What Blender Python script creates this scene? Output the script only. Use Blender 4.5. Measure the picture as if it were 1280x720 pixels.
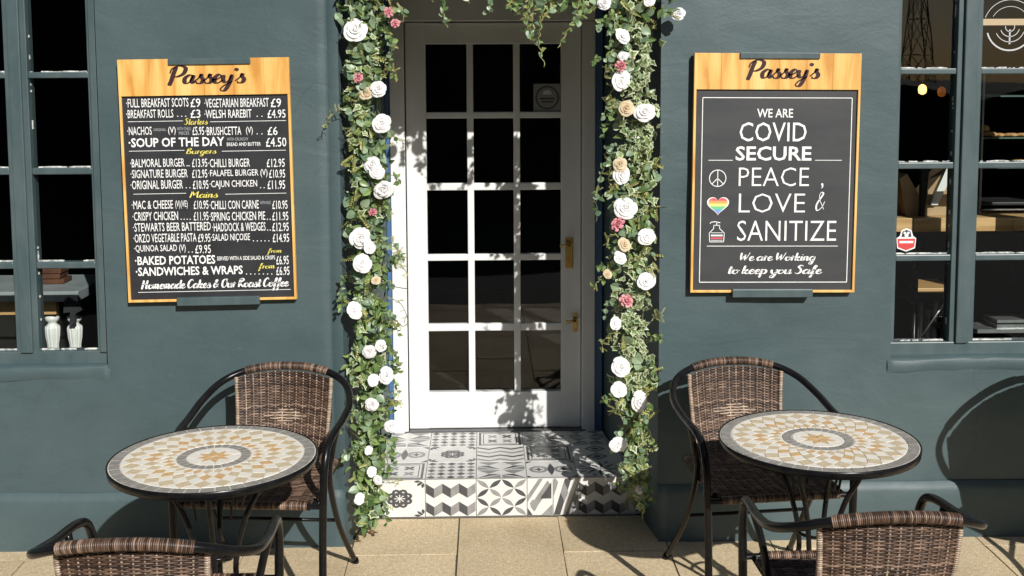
import bpy, bmesh, math, random
from math import sin, cos, pi, radians as R
from mathutils import Vector, Matrix, noise, Euler
random.seed(7)
for o in list(bpy.data.objects): bpy.data.objects.remove(o)
S = bpy.context.scene
C = S.collection
# ---------------------------------------------------------------- camera, sky, sun
FPX, PX, PY = 1400.0, 640.0, 227.0
PITCH, YAW, ROLL = 5.18, -1.45, -0.26
CAM = Vector((0.0, -4.13, 1.754))
RM = Matrix.Rotation(R(YAW), 3, 'Z') @ Matrix.Rotation(R(90-PITCH), 3, 'X') @ Matrix.Rotation(R(ROLL), 3, 'Z')
cd = bpy.data.cameras.new('camera'); cam = bpy.data.objects.new('camera', cd); C.objects.link(cam)
cam.matrix_world = Matrix.Translation(CAM) @ RM.to_4x4()
cd.sensor_width = 36; cd.lens = 36*FPX/1280; cd.shift_y = -(360-PY)/1280; cd.clip_end = 2000; cd.clip_start = .05
S.camera = cam
W = bpy.data.worlds.new('World'); S.world = W; W.use_nodes = True
SUN = Vector((-.42, 1.0, -.68)).normalized()          # direction the light travels
sel = math.asin(-SUN.z); saz = math.atan2(-SUN.x, -SUN.y)
nt = W.node_tree; bg = nt.nodes['Background']; sk = nt.nodes.new('ShaderNodeTexSky')
sk.sky_type = 'NISHITA'; sk.sun_disc = False; sk.sun_elevation = sel; sk.sun_rotation = saz
nt.links.new(sk.outputs[0], bg.inputs[0]); bg.inputs[1].default_value = 0.05
sl = bpy.data.lights.new('sun', 'SUN'); sl.energy = 5.0; sl.angle = R(.5); sl.color = (1, .965, .91)
so = bpy.data.objects.new('sun', sl); C.objects.link(so); so.rotation_euler = SUN.to_track_quat('-Z', 'Y').to_euler()
S.view_settings.view_transform = 'Standard'; S.view_settings.look = 'None'; S.view_settings.exposure = .14; S.view_settings.gamma = 1
S.render.resolution_x = 1280; S.render.resolution_y = 720

def ray(px, py): return (RM @ Vector(((px-PX)/FPX, -(py-PY)/FPX, -1))).normalized()
def atY(px, py, Y):
    d = ray(px, py); return CAM + d*((Y-CAM.y)/d.y)
def atZ(px, py, Z):
    d = ray(px, py); return CAM + d*((Z-CAM.z)/d.z)

# ---------------------------------------------------------------- materials
def mat(name, col, rough=.6, metal=0, **k):
    m = bpy.data.materials.new(name); m.use_nodes = True
    b = m.node_tree.nodes['Principled BSDF']
    b.inputs['Base Color'].default_value = (*col, 1); b.inputs['Roughness'].default_value = rough; b.inputs['Metallic'].default_value = metal
    for kk, v in k.items(): b.inputs[kk.replace('_', ' ')].default_value = v
    return m
def nd(m, t, **k):
    n = m.node_tree.nodes.new('ShaderNode'+t)
    for a, v in k.items():
        if a in n.inputs.keys() or a.replace('_', ' ') in n.inputs.keys(): n.inputs[a.replace('_', ' ')].default_value = v
        else: setattr(n, a, v)
    return n
def lk(m, a, b): m.node_tree.links.new(a, b)
def ramp(m, fac, stops):
    r = nd(m, 'ValToRGB'); e = r.color_ramp.elements
    while len(e) < len(stops): e.new(.5)
    for q, (p, c) in zip(e, stops): q.position = p; q.color = (*c, 1)
    lk(m, fac, r.inputs[0]); return r
def B(m): return m.node_tree.nodes['Principled BSDF']
def coords(m, scale=(1, 1, 1), rot=(0, 0, 0), out='Object'):
    t = nd(m, 'TexCoord'); mp = nd(m, 'Mapping'); mp.inputs['Scale'].default_value = scale; mp.inputs['Rotation'].default_value = rot
    lk(m, t.outputs[out], mp.inputs[0]); return mp.outputs[0]
def bump(m, h, strength=.3, dist=.002, prev=None):
    b = nd(m, 'Bump'); b.inputs['Strength'].default_value = strength; b.inputs['Distance'].default_value = dist
    lk(m, h, b.inputs['Height'])
    if prev: lk(m, prev, b.inputs['Normal'])
    lk(m, b.outputs[0], B(m).inputs['Normal']); return b.outputs[0]
def mottled(name, stops, scale=8, rough=.6, detail=6, sc=(1, 1, 1), bs=0, bd=.002, bscale=None, metal=0, out='Object'):
    m = mat(name, stops[0][1], rough, metal)
    co = coords(m, sc, out=out)
    n = nd(m, 'TexNoise', Scale=scale, Detail=detail, Roughness=.6); lk(m, co, n.inputs['Vector'])
    r = ramp(m, n.outputs[0], stops); lk(m, r.outputs[0], B(m).inputs['Base Color'])
    if bs:
        n2 = nd(m, 'TexNoise', Scale=bscale or scale*3, Detail=6, Roughness=.6); lk(m, co, n2.inputs['Vector'])
        bump(m, n2.outputs[0], bs, bd)
    return m
# painted render wall
WALL = mat('painted_render', (.09, .14, .145), .42)
_c = coords(WALL)
_n = nd(WALL, 'TexNoise', Scale=1.3, Detail=7, Roughness=.62); lk(WALL, _c, _n.inputs['Vector'])
_r = ramp(WALL, _n.outputs[0], [(.3, (.034, .060, .067)), (.5, (.048, .079, .086)), (.72, (.068, .101, .107))])
_n3 = nd(WALL, 'TexNoise', Scale=9, Detail=8, Roughness=.7); lk(WALL, coords(WALL, (1, 1, 1.25)), _n3.inputs['Vector'])
_r3 = ramp(WALL, _n3.outputs[0], [(.25, (.8, .8, .8)), (.45, (1, 1, 1)), (.64, (1.02, 1.02, 1.02)), (.70, (1.35, 1.32, 1.28)), (.8, (1.6, 1.55, 1.5))])
_mx = nd(WALL, 'MixRGB', blend_type='MULTIPLY'); _mx.inputs[0].default_value = .7
lk(WALL, _r.outputs[0], _mx.inputs[1]); lk(WALL, _r3.outputs[0], _mx.inputs[2])
_wn = nd(WALL, 'TexNoise', Scale=3, Detail=5); lk(WALL, _c, _wn.inputs['Vector']); _wa = nd(WALL, 'MixRGB'); _wa.inputs[0].default_value = .25; lk(WALL, _c, _wa.inputs[1]); lk(WALL, _wn.outputs['Color'], _wa.inputs[2])
_wv = nd(WALL, 'TexVoronoi', Scale=1.1); _wv.feature = 'DISTANCE_TO_EDGE'; lk(WALL, _wa.outputs[0], _wv.inputs['Vector'])
_wr = ramp(WALL, _wv.outputs['Distance'], [(0, (.45, .45, .45)), (.0022, (.8, .8, .8)), (.005, (1, 1, 1))])
_wm = nd(WALL, 'TexNoise', Scale=1.1, Detail=2); lk(WALL, _c, _wm.inputs['Vector']); _wmr = ramp(WALL, _wm.outputs[0], [(.5, (0, 0, 0)), (.62, (.38, .38, .38))])
_my = nd(WALL, 'MixRGB', blend_type='MULTIPLY'); lk(WALL, _wmr.outputs[0], _my.inputs[0]); lk(WALL, _mx.outputs[0], _my.inputs[1]); lk(WALL, _wr.outputs[0], _my.inputs[2]); lk(WALL, _my.outputs[0], B(WALL).inputs['Base Color'])
_b1 = bump(WALL, _n3.outputs[0], .22, .006)
_n4 = nd(WALL, 'TexNoise', Scale=90, Detail=4); lk(WALL, _c, _n4.inputs['Vector'])
_b2 = bump(WALL, _n4.outputs[0], .28, .002, _b1)
_n5 = nd(WALL, 'TexNoise', Scale=3.2, Detail=3, Distortion=1.2); lk(WALL, coords(WALL, (1, 1, 2.6)), _n5.inputs['Vector'])
_b3 = bump(WALL, _n5.outputs[0], .22, .012, _b2)
_rr = ramp(WALL, _n.outputs[0], [(.3, (.62, .62, .62)), (.7, (.5, .5, .5))]); lk(WALL, _rr.outputs[0], B(WALL).inputs['Roughness'])
FRAME = mottled('painted_window_wood', [(.35, (.050, .079, .085)), (.65, (.073, .103, .108))], 14, .4, bs=.3, bd=.002, bscale=22, sc=(1, 1, .4))
PRIMER = mottled('chipped_putty', [(.4, (.25, .28, .27)), (.6, (.7, .7, .66))], 60, .7)
WHITE = mottled('white_door_paint', [(.3, (.66, .665, .66)), (.7, (.80, .80, .78))], 5, .35, bs=.12, bd=.002, bscale=30, sc=(1, 1, .3))
BLUE = mottled('blue_trim_paint', [(.3, (.05, .11, .24)), (.7, (.07, .15, .30))], 6, .4)
STICK = mat('sticker_grey', (.28, .28, .27), .6); STICKD = mat('sticker_dark', (.06, .06, .065), .6)
BLACK = mottled('black_powder_coat', [(.3, (.004, .004, .0045)), (.7, (.009, .009, .010))], 30, .25, bs=.1, bd=.0006, bscale=200); B(BLACK).inputs['Specular IOR Level'].default_value = .22
BRASS = mottled('aged_brass', [(.3, (.42, .27, .07)), (.7, (.62, .44, .15))], 40, .3, metal=1)
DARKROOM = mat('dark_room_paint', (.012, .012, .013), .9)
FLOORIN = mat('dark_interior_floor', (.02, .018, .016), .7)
STONE = mottled('buff_paving', [(.25, (.50, .40, .255)), (.5, (.64, .525, .35)), (.75, (.76, .65, .46))], 60, .85, detail=9)
_v = nd(STONE, 'TexNoise', Scale=210, Detail=3); lk(STONE, coords(STONE), _v.inputs['Vector'])
_vr = ramp(STONE, _v.outputs[0], [(.34, (.40, .33, .26)), (.45, (1, 1, 1)), (.58, (1, 1, 1)), (.66, (1.5, 1.5, 1.55))])
_m = nd(STONE, 'MixRGB', blend_type='MULTIPLY'); _m.inputs[0].default_value = .8
_src = B(STONE).inputs['Base Color'].links[0].from_socket
_oi = nd(STONE, 'ObjectInfo'); _or = ramp(STONE, _oi.outputs['Random'], [(0, (.82, .80, .76)), (1, (1.05, 1.03, 1.0))])
_m2 = nd(STONE, 'MixRGB', blend_type='MULTIPLY'); _m2.inputs[0].default_value = 1
lk(STONE, _src, _m.inputs[1]); lk(STONE, _vr.outputs[0], _m.inputs[2]); lk(STONE, _m.outputs[0], _m2.inputs[1]); lk(STONE, _or.outputs[0], _m2.inputs[2]); lk(STONE, _m2.outputs[0], B(STONE).inputs['Base Color'])
_st = nd(STONE, 'TexNoise', Scale=2.3, Detail=8, Roughness=.65, Distortion=.5); _tc2 = nd(STONE, 'NewGeometry'); lk(STONE, _tc2.outputs['Position'], _st.inputs['Vector'])
_sr = ramp(STONE, _st.outputs[0], [(.32, (.78, .76, .72)), (.5, (.98, .98, .98)), (.7, (1.06, 1.05, 1.04))]); _m3 = nd(STONE, 'MixRGB', blend_type='MULTIPLY'); _m3.inputs[0].default_value = 1
_gv = nd(STONE, 'TexVoronoi', Scale=3.1); lk(STONE, _tc2.outputs['Position'], _gv.inputs['Vector']); _gr = ramp(STONE, _gv.outputs['Distance'], [(0, (.5, .49, .47)), (.035, (.6, .58, .55)), (.05, (1, 1, 1))])
_m4 = nd(STONE, 'MixRGB', blend_type='MULTIPLY'); _m4.inputs[0].default_value = .7
lk(STONE, _m2.outputs[0], _m3.inputs[1]); lk(STONE, _sr.outputs[0], _m3.inputs[2]); lk(STONE, _m3.outputs[0], _m4.inputs[1]); lk(STONE, _gr.outputs[0], _m4.inputs[2]); lk(STONE, _m4.outputs[0], B(STONE).inputs['Base Color'])
bump(STONE, _v.outputs[0], .5, .0015)
SANDJ = mottled('joint_sand', [(.3, (.05, .042, .03)), (.7, (.12, .10, .07))], 90, .95)
ASPH = mottled('asphalt', [(.3, (.03, .03, .031)), (.7, (.06, .06, .06))], 300, .9, out='Object')
GREENG = mottled('rough_ground', [(.3, (.03, .045, .015)), (.7, (.06, .07, .03))], 3, .95)
GROUT = mat('grout', (.5, .48, .43), .9)
T_W = mottled('tile_cream', [(.3, (.60, .595, .57)), (.7, (.72, .715, .69))], 20, .3)
T_M = mottled('tile_midgrey', [(.3, (.20, .20, .20)), (.7, (.30, .30, .30))], 20, .3)
T_D = mottled('tile_charcoal', [(.3, (.045, .046, .05)), (.7, (.09, .09, .095))], 20, .3)
SLATE = mottled('chalkboard', [(.3, (.010, .011, .014)), (.7, (.026, .027, .031))], 7, .55, bs=.05)
SLATE2 = mottled('grey_chalkboard', [(.3, (.028, .030, .034)), (.7, (.045, .047, .05))], 4, .5, sc=(1, 1, 3), bs=.05)
CHALK = mottled('white_chalk_paint', [(.3, (.68, .69, .68)), (.7, (.88, .88, .86))], 60, .8)
CHALKY = mat('yellow_chalk_paint', (.75, .66, .13), .8)
CHALKG = mat('grey_chalk_paint', (.30, .32, .33), .8)
INK = mat('burnt_lettering', (.03, .006, .008), .7)
# pine
PINE = mat('golden_pine', (.6, .35, .1), .45)
_c = coords(PINE, (1, 1, .12)); _w = nd(PINE, 'TexNoise', Scale=26, Detail=5, Distortion=.6); lk(PINE, _c, _w.inputs['Vector'])
_r = ramp(PINE, _w.outputs[0], [(.3, (.52, .24, .045)), (.5, (.70, .40, .11)), (.7, (.80, .52, .19))])
_k = nd(PINE, 'TexVoronoi', Scale=4.2); lk(PINE, coords(PINE, (1.6, 1.6, 1)), _k.inputs['Vector'])
_kr = ramp(PINE, _k.outputs['Distance'], [(0, (.25, .10, .03)), (.045, (.45, .2, .08)), (.09, (1, 1, 1))])
_m = nd(PINE, 'MixRGB', blend_type='MULTIPLY'); _m.inputs[0].default_value = .85
lk(PINE, _r.outputs[0], _m.inputs[1]); lk(PINE, _kr.outputs[0], _m.inputs[2]); lk(PINE, _m.outputs[0], B(PINE).inputs['Base Color'])
WOOD = mottled('oiled_oak', [(.3, (.42, .23, .09)), (.7, (.68, .44, .2))], 6, .5, sc=(.3, 2, 6))
# wicker
def wick(name, a, b, c, d):
    m = mat(name, a, .42)
    g = nd(m, 'NewGeometry'); r = ramp(m, g.outputs['Random Per Island'], [(0, a), (.35, b), (.7, c), (1, d)])
    n = nd(m, 'TexNoise', Scale=30, Detail=4); lk(m, coords(m), n.inputs['Vector'])
    r2 = ramp(m, n.outputs[0], [(.3, (.6, .58, .56)), (.7, (1.35, 1.33, 1.3))])
    x = nd(m, 'MixRGB', blend_type='MULTIPLY'); x.inputs[0].default_value = .85
    lk(m, r.outputs[0], x.inputs[1]); lk(m, r2.outputs[0], x.inputs[2]); lk(m, x.outputs[0], B(m).inputs['Base Color'])
    return m
WICK = wick('brown_wicker', (.032, .019, .014), (.085, .050, .034), (.145, .092, .065), (.27, .185, .135))
LINER = mat('dark_weave_liner', (.022, .014, .010), .7)  # for the added sheets that close the weave against light
WICKL = wick('pale_wicker', (.30, .22, .17), (.38, .29, .22), (.26, .19, .14), (.45, .36, .28))
# foliage
def leafm(name, a, b, rough=.45, trl=.22):
    m = mat(name, a, rough)
    oi = nd(m, 'ObjectInfo'); g = nd(m, 'NewGeometry'); ad = nd(m, 'Math', operation='ADD'); fr = nd(m, 'Math', operation='FRACT')
    lk(m, oi.outputs['Random'], ad.inputs[0]); lk(m, g.outputs['Random Per Island'], ad.inputs[1]); lk(m, ad.outputs[0], fr.inputs[0])
    r = ramp(m, fr.outputs[0], [(0, a), (1, b)]); lk(m, r.outputs[0], B(m).inputs['Base Color'])
    tr = nd(m, 'BsdfTranslucent'); lk(m, r.outputs[0], tr.inputs[0]); mx = nd(m, 'MixShader'); mx.inputs[0].default_value = trl
    o = m.node_tree.nodes['Material Output']; lk(m, B(m).outputs[0], mx.inputs[1]); lk(m, tr.outputs[0], mx.inputs[2]); lk(m, mx.outputs[0], o.inputs[0])
    return m
L_GREEN = leafm('green_leaf', (.055, .11, .035), (.25, .35, .12), .36)
L_SAGE = leafm('sage_leaf', (.11, .19, .11), (.32, .42, .26), .4)
L_CREAM = leafm('cream_leaf_margin', (.50, .55, .33), (.62, .66, .46))
L_LIME = leafm('lime_sprig', (.30, .34, .10), (.45, .42, .16))
PETAL = leafm('white_petal', (.88, .86, .87), (.94, .93, .92), .6, .3)
PETALC = leafm('cream_petal', (.72, .58, .38), (.80, .70, .52), .6, .4)
PETALP = leafm('pink_petal', (.55, .16, .20), (.70, .33, .36), .6)
STEM = mat('vine_stem', (.10, .11, .05), .7)
# glass
GLASS = bpy.data.materials.new('window_glass'); GLASS.use_nodes = True
_t = GLASS.node_tree; _t.nodes.clear()
_o = _t.nodes.new('ShaderNodeOutputMaterial'); _mix = _t.nodes.new('ShaderNodeMixShader'); _tr = _t.nodes.new('ShaderNodeBsdfTransparent'); _gl = _t.nodes.new('ShaderNodeBsdfGlossy'); _f = _t.nodes.new('ShaderNodeFresnel')
_tr.inputs[0].default_value = (.93, .95, .94, 1); _gl.inputs['Roughness'].default_value = .01; _f.inputs[0].default_value = 1.62
_ge = _t.nodes.new('ShaderNodeNewGeometry'); _iv = _t.nodes.new('ShaderNodeMath'); _iv.operation = 'SUBTRACT'; _iv.inputs[0].default_value = 1; _mu = _t.nodes.new('ShaderNodeMath'); _mu.operation = 'MULTIPLY'
_t.links.new(_ge.outputs['Backfacing'], _iv.inputs[1]); _t.links.new(_iv.outputs[0], _mu.inputs[0]); _t.links.new(_f.outputs[0], _mu.inputs[1]); _t.links.new(_mu.outputs[0], _mix.inputs[0]); _t.links.new(_tr.outputs[0], _mix.inputs[1]); _t.links.new(_gl.outputs[0], _mix.inputs[2]); _t.links.new(_mix.outputs[0], _o.inputs[0])
_nz = _t.nodes.new('ShaderNodeTexNoise'); _nz.inputs['Scale'].default_value = 2.5; _bp = _t.nodes.new('ShaderNodeBump'); _bp.inputs['Strength'].default_value = .12; _bp.inputs['Distance'].default_value = .004
_tc = _t.nodes.new('ShaderNodeTexCoord'); _t.links.new(_tc.outputs['Object'], _nz.inputs['Vector']); _t.links.new(_nz.outputs[0], _bp.inputs['Height']); _t.links.new(_bp.outputs[0], _gl.inputs['Normal'])

# ---------------------------------------------------------------- object helpers
def link(name, me, parent=None):
    o = bpy.data.objects.new(name, me); C.objects.link(o)
    if parent: o.parent = parent
    return o
def obj(name, bm, mats, parent=None, smooth=False):
    if not isinstance(mats, (list, tuple)): mats = [mats]
    me = bpy.data.meshes.new(name); bm.to_mesh(me); bm.free()
    for m in mats: me.materials.append(m)
    if smooth:
        for p in me.polygons: p.use_smooth = True
    return link(name, me, parent)
def empty(name, loc, label, cat, rz=0, group=None):
    o = bpy.data.objects.new(name, None); C.objects.link(o); o.location = loc; o.rotation_euler = (0, 0, rz); o.empty_display_size = .05
    return tag(o, label, cat, group)
def tag(o, label, cat, group=None, kind=None):
    if label: o['label'] = label
    if cat: o['category'] = cat
    if group: o['group'] = group
    if kind: o['kind'] = kind
    return o
def struct(o): o['kind'] = 'structure'; return o
def box(bm, x0, x1, y0, y1, z0, z1, mi=0, bev=0):
    vs = [bm.verts.new((x, y, z)) for z in (z0, z1) for y in (y0, y1) for x in (x0, x1)]
    fs = []
    for q in ((0, 2, 3, 1), (4, 5, 7, 6), (0, 1, 5, 4), (2, 6, 7, 3), (0, 4, 6, 2), (1, 3, 7, 5)):
        f = bm.faces.new([vs[i] for i in q]); f.material_index = mi; fs.append(f)
    if bev:
        es = list({e for f in fs for e in f.edges})
        bmesh.ops.bevel(bm, geom=es, offset=bev, segments=2, affect='EDGES', profile=.5)
    return vs
def nbox(name, parent, mats, *a, **k):
    bm = bmesh.new(); box(bm, *a, **k); return obj(name, bm, mats, parent)
def prism(bm, pts, y0, y1, mi=0):      # polygon in xz, extruded along y (y0 = front)
    a = [bm.verts.new((x, y0, z)) for x, z in pts]; b = [bm.verts.new((x, y1, z)) for x, z in pts]
    f = bm.faces.new(a); f.material_index = mi; g = bm.faces.new(b[::-1]); g.material_index = mi
    n = len(pts)
    for i in range(n):
        h = bm.faces.new((a[i], b[i], b[(i+1) % n], a[(i+1) % n])); h.material_index = mi
def zprism(bm, pts, z0, z1, mi=0, bottom=True):
    a = [bm.verts.new((x, y, z1)) for x, y in pts]; b = [bm.verts.new((x, y, z0)) for x, y in pts]
    bm.faces.new(a).material_index = mi
    if bottom: bm.faces.new(b[::-1]).material_index = mi
    n = len(pts)
    for i in range(n): bm.faces.new((a[(i+1) % n], a[i], b[i], b[(i+1) % n])).material_index = mi
def catmull(P, n=6, closed=False):
    P = [Vector(p) for p in P]; out = []
    m = len(P); rng = range(m) if closed else range(m-1)
    for i in rng:
        p1, p2 = P[i], P[(i+1) % m]
        p0 = P[i-1] if (i > 0 or closed) else p1*2-p2
        p3 = P[(i+2) % m] if (i+2 < m or closed) else p2*2-p1
        for k in range(n):
            t = k/n
            out.append(.5*((2*p1)+(-p0+p2)*t+(2*p0-5*p1+4*p2-p3)*t*t+(-p0+3*p1-3*p2+p3)*t**3))
    if not closed: out.append(P[-1])
    return out
def tube(bm, P, r, seg=8, mi=0, cap=True, rf=None):
    P = [Vector(p) for p in P]; n = len(P); rings = []
    t = (P[1]-P[0]).normalized(); u = t.orthogonal().normalized()
    for i, p in enumerate(P):
        t2 = (P[min(i+1, n-1)]-P[max(i-1, 0)]).normalized()
        q = t.rotation_difference(t2); u = (q @ u).normalized(); t = t2; v = t.cross(u)
        rr = rf(i/(n-1)) if rf else r
        rings.append([bm.verts.new(p+(u*cos(2*pi*k/seg)+v*sin(2*pi*k/seg))*rr) for k in range(seg)])
    for a, b in zip(rings, rings[1:]):
        for k in range(seg):
            f = bm.faces.new((a[k], a[(k+1) % seg], b[(k+1) % seg], b[k])); f.material_index = mi; f.smooth = True
    if cap:
        bm.faces.new(rings[0][::-1]).material_index = mi; bm.faces.new(rings[-1]).material_index = mi
def lathe(bm, prof, c=(0, 0, 0), seg=20, mi=0):
    c = Vector(c); rings = [[bm.verts.new(c+Vector((r*cos(2*pi*k/seg), r*sin(2*pi*k/seg), z))) for k in range(seg)] for r, z in prof]
    for a, b in zip(rings, rings[1:]):
        for k in range(seg):
            f = bm.faces.new((a[k], a[(k+1) % seg], b[(k+1) % seg], b[k])); f.material_index = mi; f.smooth = True
    bm.faces.new(rings[0][::-1]).material_index = mi; bm.faces.new(rings[-1]).material_index = mi

# ---------------------------------------------------------------- ground, road, far side
bm = bmesh.new(); zprism(bm, [(-600, -600), (600, -600), (600, 600), (-600, 600)], -.3, -.16); struct(obj('ground', bm, GREENG))
bm = bmesh.new(); zprism(bm, [(-80, -9.4), (80, -9.4), (80, -2.75), (-80, -2.75)], -.2, -.12); struct(obj('road', bm, ASPH))
bm = bmesh.new(); zprism(bm, [(-80, -11.2), (80, -11.2), (80, -9.4), (-80, -9.4)], -.2, -.01); struct(obj('far_pavement', bm, ASPH))
pav = struct(nbox('pavement', None, SANDJ, -9, 9, -2.6, .30, -.2, -.0055))
bm = bmesh.new()
for i in range(20): box(bm, -9+.9*i, -9+.9*i+.894, -2.75, -2.602, -.2, .0, bev=.006)
struct(obj('kerb', bm, STONE))
slabm = {}
def slab(x0, x1, y0, y1, rx):
    key = (round(x1-x0, 3), round(y1-y0, 3))
    if key not in slabm:
        bm = bmesh.new(); w, d = key; box(bm, .0022, w-.0022, .0022, d-.0022, -.02, 0, bev=.0015)
        me = bpy.data.meshes.new('paving_slab'); bm.to_mesh(me); bm.free(); me.materials.append(STONE); slabm[key] = me
    o = link('paving_slab', slabm[key], pav); o.location = (x0, y0, random.uniform(-.0015, .0015))
    o.rotation_euler = (random.uniform(-.003, .003), random.uniform(-.003, .003), random.uniform(-.004, .004))
for c in range(-8, 9):
    x0 = -.109+.397*c
    inner = -1 <= c <= 1
    top = .258 if inner else (-.003)
    y = -.10 if c % 2 else -.40
    slab(x0, x0+.397, y, .243 if inner else -.003, 0)
    while y > -2.0:
        slab(x0, x0+.397, y-.6, y, 0); y -= .6
    if y > -2.59: slab(x0, x0+.397, -2.6, y, 0)

# ---------------------------------------------------------------- building
bld = empty('cafe_building', (0, 0, 0), 'dark teal rendered cafe frontage with a recessed white door and small paned windows', 'building')
TOPZ = 2.13
LX, RX = -.53, .655
PL = .205
# window opening rectangles on the wall plane
wl1 = atY(133, 455, 0); wr0 = atY(1112, 452, 0)
WLX, WRX = atY(126, 220, 0).x, atY(1119, 220, 0).x
WZ0 = (wl1.z+wr0.z)/2; WZ1 = 2.75
WL0, WR1 = WLX-1.25, WRX+1.25
def grid_lines(a, b, fixed, step):
    s = sorted(set([a, b]+fixed)); out = []
    for p, q in zip(s, s[1:]):
        n = max(1, round((q-p)/step)); out += [p+(q-p)*i/n for i in range(n)]
    return out+[b]
xs = grid_lines(-4.2, 4.2, [WL0, WLX, LX, RX, WRX, WR1, LX-.05, LX-.044, LX-.038], .03)
zs = grid_lines(PL, 3.1, [WZ0, WZ1, TOPZ], .03)
holes = [(WL0, WLX, WZ0, WZ1), (LX, RX, -1, TOPZ), (WRX, WR1, WZ0, WZ1)]
def relief(x, z, amp=.005):
    e = 9
    for a, b, c, d in holes:
        dx = max(a-x, 0, x-b); dz = max(c-z, 0, z-d); e = min(e, math.hypot(dx, dz))
    k = min(1, e/.06)
    n = noise.noise((x*1.7, z*3.1, 3.3))+.5*noise.noise((x*6, z*9, 1.3))+.25*noise.noise((x*15, z*22, 7))
    sc = math.floor(x*1.4+z*.7)
    return -amp*k*n+(.005 if abs(x-LX+.044) < .003 else 0)
bm = bmesh.new(); V = {}
def gv(i, j):
    if (i, j) not in V:
        x, z = xs[i], zs[j]; V[i, j] = bm.verts.new((x, relief(x, z), z))
    return V[i, j]
for i in range(len(xs)-1):
    for j in range(len(zs)-1):
        cx, cz = (xs[i]+xs[i+1])/2, (zs[j]+zs[j+1])/2
        if any(a < cx < b and c < cz < d for a, b, c, d in holes): continue
        bm.faces.new((gv(i, j), gv(i+1, j), gv(i+1, j+1), gv(i, j+1))).smooth = True
obj('wall', bm, WALL, bld)
# masonry behind the render skin (solid mass round the rooms), reveals
bm = bmesh.new()
def plan(pts, z0, z1): zprism(bm, pts[::-1] if False else pts, z0, z1)
LR = [(LX, .0), (-.455, .25), (-.432, .93)]; RR = [(RX, .0), (.622, .25), (.532, .93)]
def ccw(p):
    a = sum(p[i][0]*p[(i+1) % len(p)][1]-p[(i+1) % len(p)][0]*p[i][1] for i in range(len(p)))
    return p if a > 0 else p[::-1]
e = .012
zprism(bm, ccw([(-4.2, e), (LX, e-.011), LR[1], LR[2], (-.9, .93), (-.9, .22), (-4.2, .22)]), -.02, WZ0)
zprism(bm, ccw([(4.2, e), (RX, e-.011), RR[1], RR[2], (1.05, .93), (1.05, .22), (4.2, .22)]), -.02, WZ0)
zprism(bm, ccw([(WLX, e), (LX, e-.011), LR[1], LR[2], (-.9, .93), (-.9, .22), (WLX, .22)]), WZ0, TOPZ)
zprism(bm, ccw([(WRX, e), (RX, e-.011), RR[1], RR[2], (1.05, .93), (1.05, .22), (WRX, .22)]), WZ0, TOPZ)
box(bm, WLX, WRX, e, .22, TOPZ, 3.1); box(bm, -.9, 1.05, .22, .93, TOPZ, 3.1)
box(bm, -4.2, WL0, e, .22, WZ0, 3.1); box(bm, WR1, 4.2, e, .22, WZ0, 3.1)
box(bm, WL0, WLX, e, .22, WZ1, 3.1); box(bm, WRX, WR1, e, .22, WZ1, 3.1)
bmesh.ops.bevel(bm, geom=[ed for ed in bm.edges if abs(ed.verts[0].co.x-ed.verts[1].co.x) < .001 and abs(ed.verts[0].co.y-ed.verts[1].co.y) < .001 and abs(ed.verts[0].co.x) < .7 and ed.verts[0].co.y < .1], offset=.003, segments=2, affect='EDGES')
obj('door_reveal', bm, WALL, bld)
# plinth, slightly proud with a sloped uneven top
for x0, x1 in ((-4.2, LX), (RX, 4.2)):
    bm = bmesh.new(); n = int((x1-x0)/.04)+1; prof = [(-.002, PL+.012), (-.016, PL-.004), (-.021, PL-.02), (-.021, .12), (-.022, .06), (-.023, -.01)]
    cols = []
    for i in range(n+1):
        x = x0+(x1-x0)*i/n
        cols.append([bm.verts.new((x, y-.004*noise.noise((x*4, z*9, 2))-.002*noise.noise((x*16, z*18, 5)), z+(.006*noise.noise((x*3, 0, 8)) if z > .15 else 0))) for y, z in prof])
    for a, b in zip(cols, cols[1:]):
        for k in range(len(prof)-1): bm.faces.new((a[k], a[k+1], b[k+1], b[k])).smooth = True
    for cc in (cols[0], cols[-1]):
        v = [bm.verts.new((cc[0].co.x, .005, PL+.01)), bm.verts.new((cc[0].co.x, .005, -.01))]
        bm.faces.new([v[0]]+cc+[v[1]])
    obj('plinth', bm, WALL, bld)
# rooms
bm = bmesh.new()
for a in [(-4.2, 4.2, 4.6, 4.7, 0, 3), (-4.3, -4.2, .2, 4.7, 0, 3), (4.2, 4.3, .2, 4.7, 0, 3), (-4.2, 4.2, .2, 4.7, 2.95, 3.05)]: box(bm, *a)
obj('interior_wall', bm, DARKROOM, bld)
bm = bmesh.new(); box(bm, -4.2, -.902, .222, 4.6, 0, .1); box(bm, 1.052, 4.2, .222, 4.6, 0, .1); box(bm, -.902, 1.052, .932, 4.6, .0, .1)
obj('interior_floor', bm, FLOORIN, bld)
nbox('roof_slab', bld, WALL, -4.3, 4.3, .0, 4.7, 3.1, 3.25)

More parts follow.
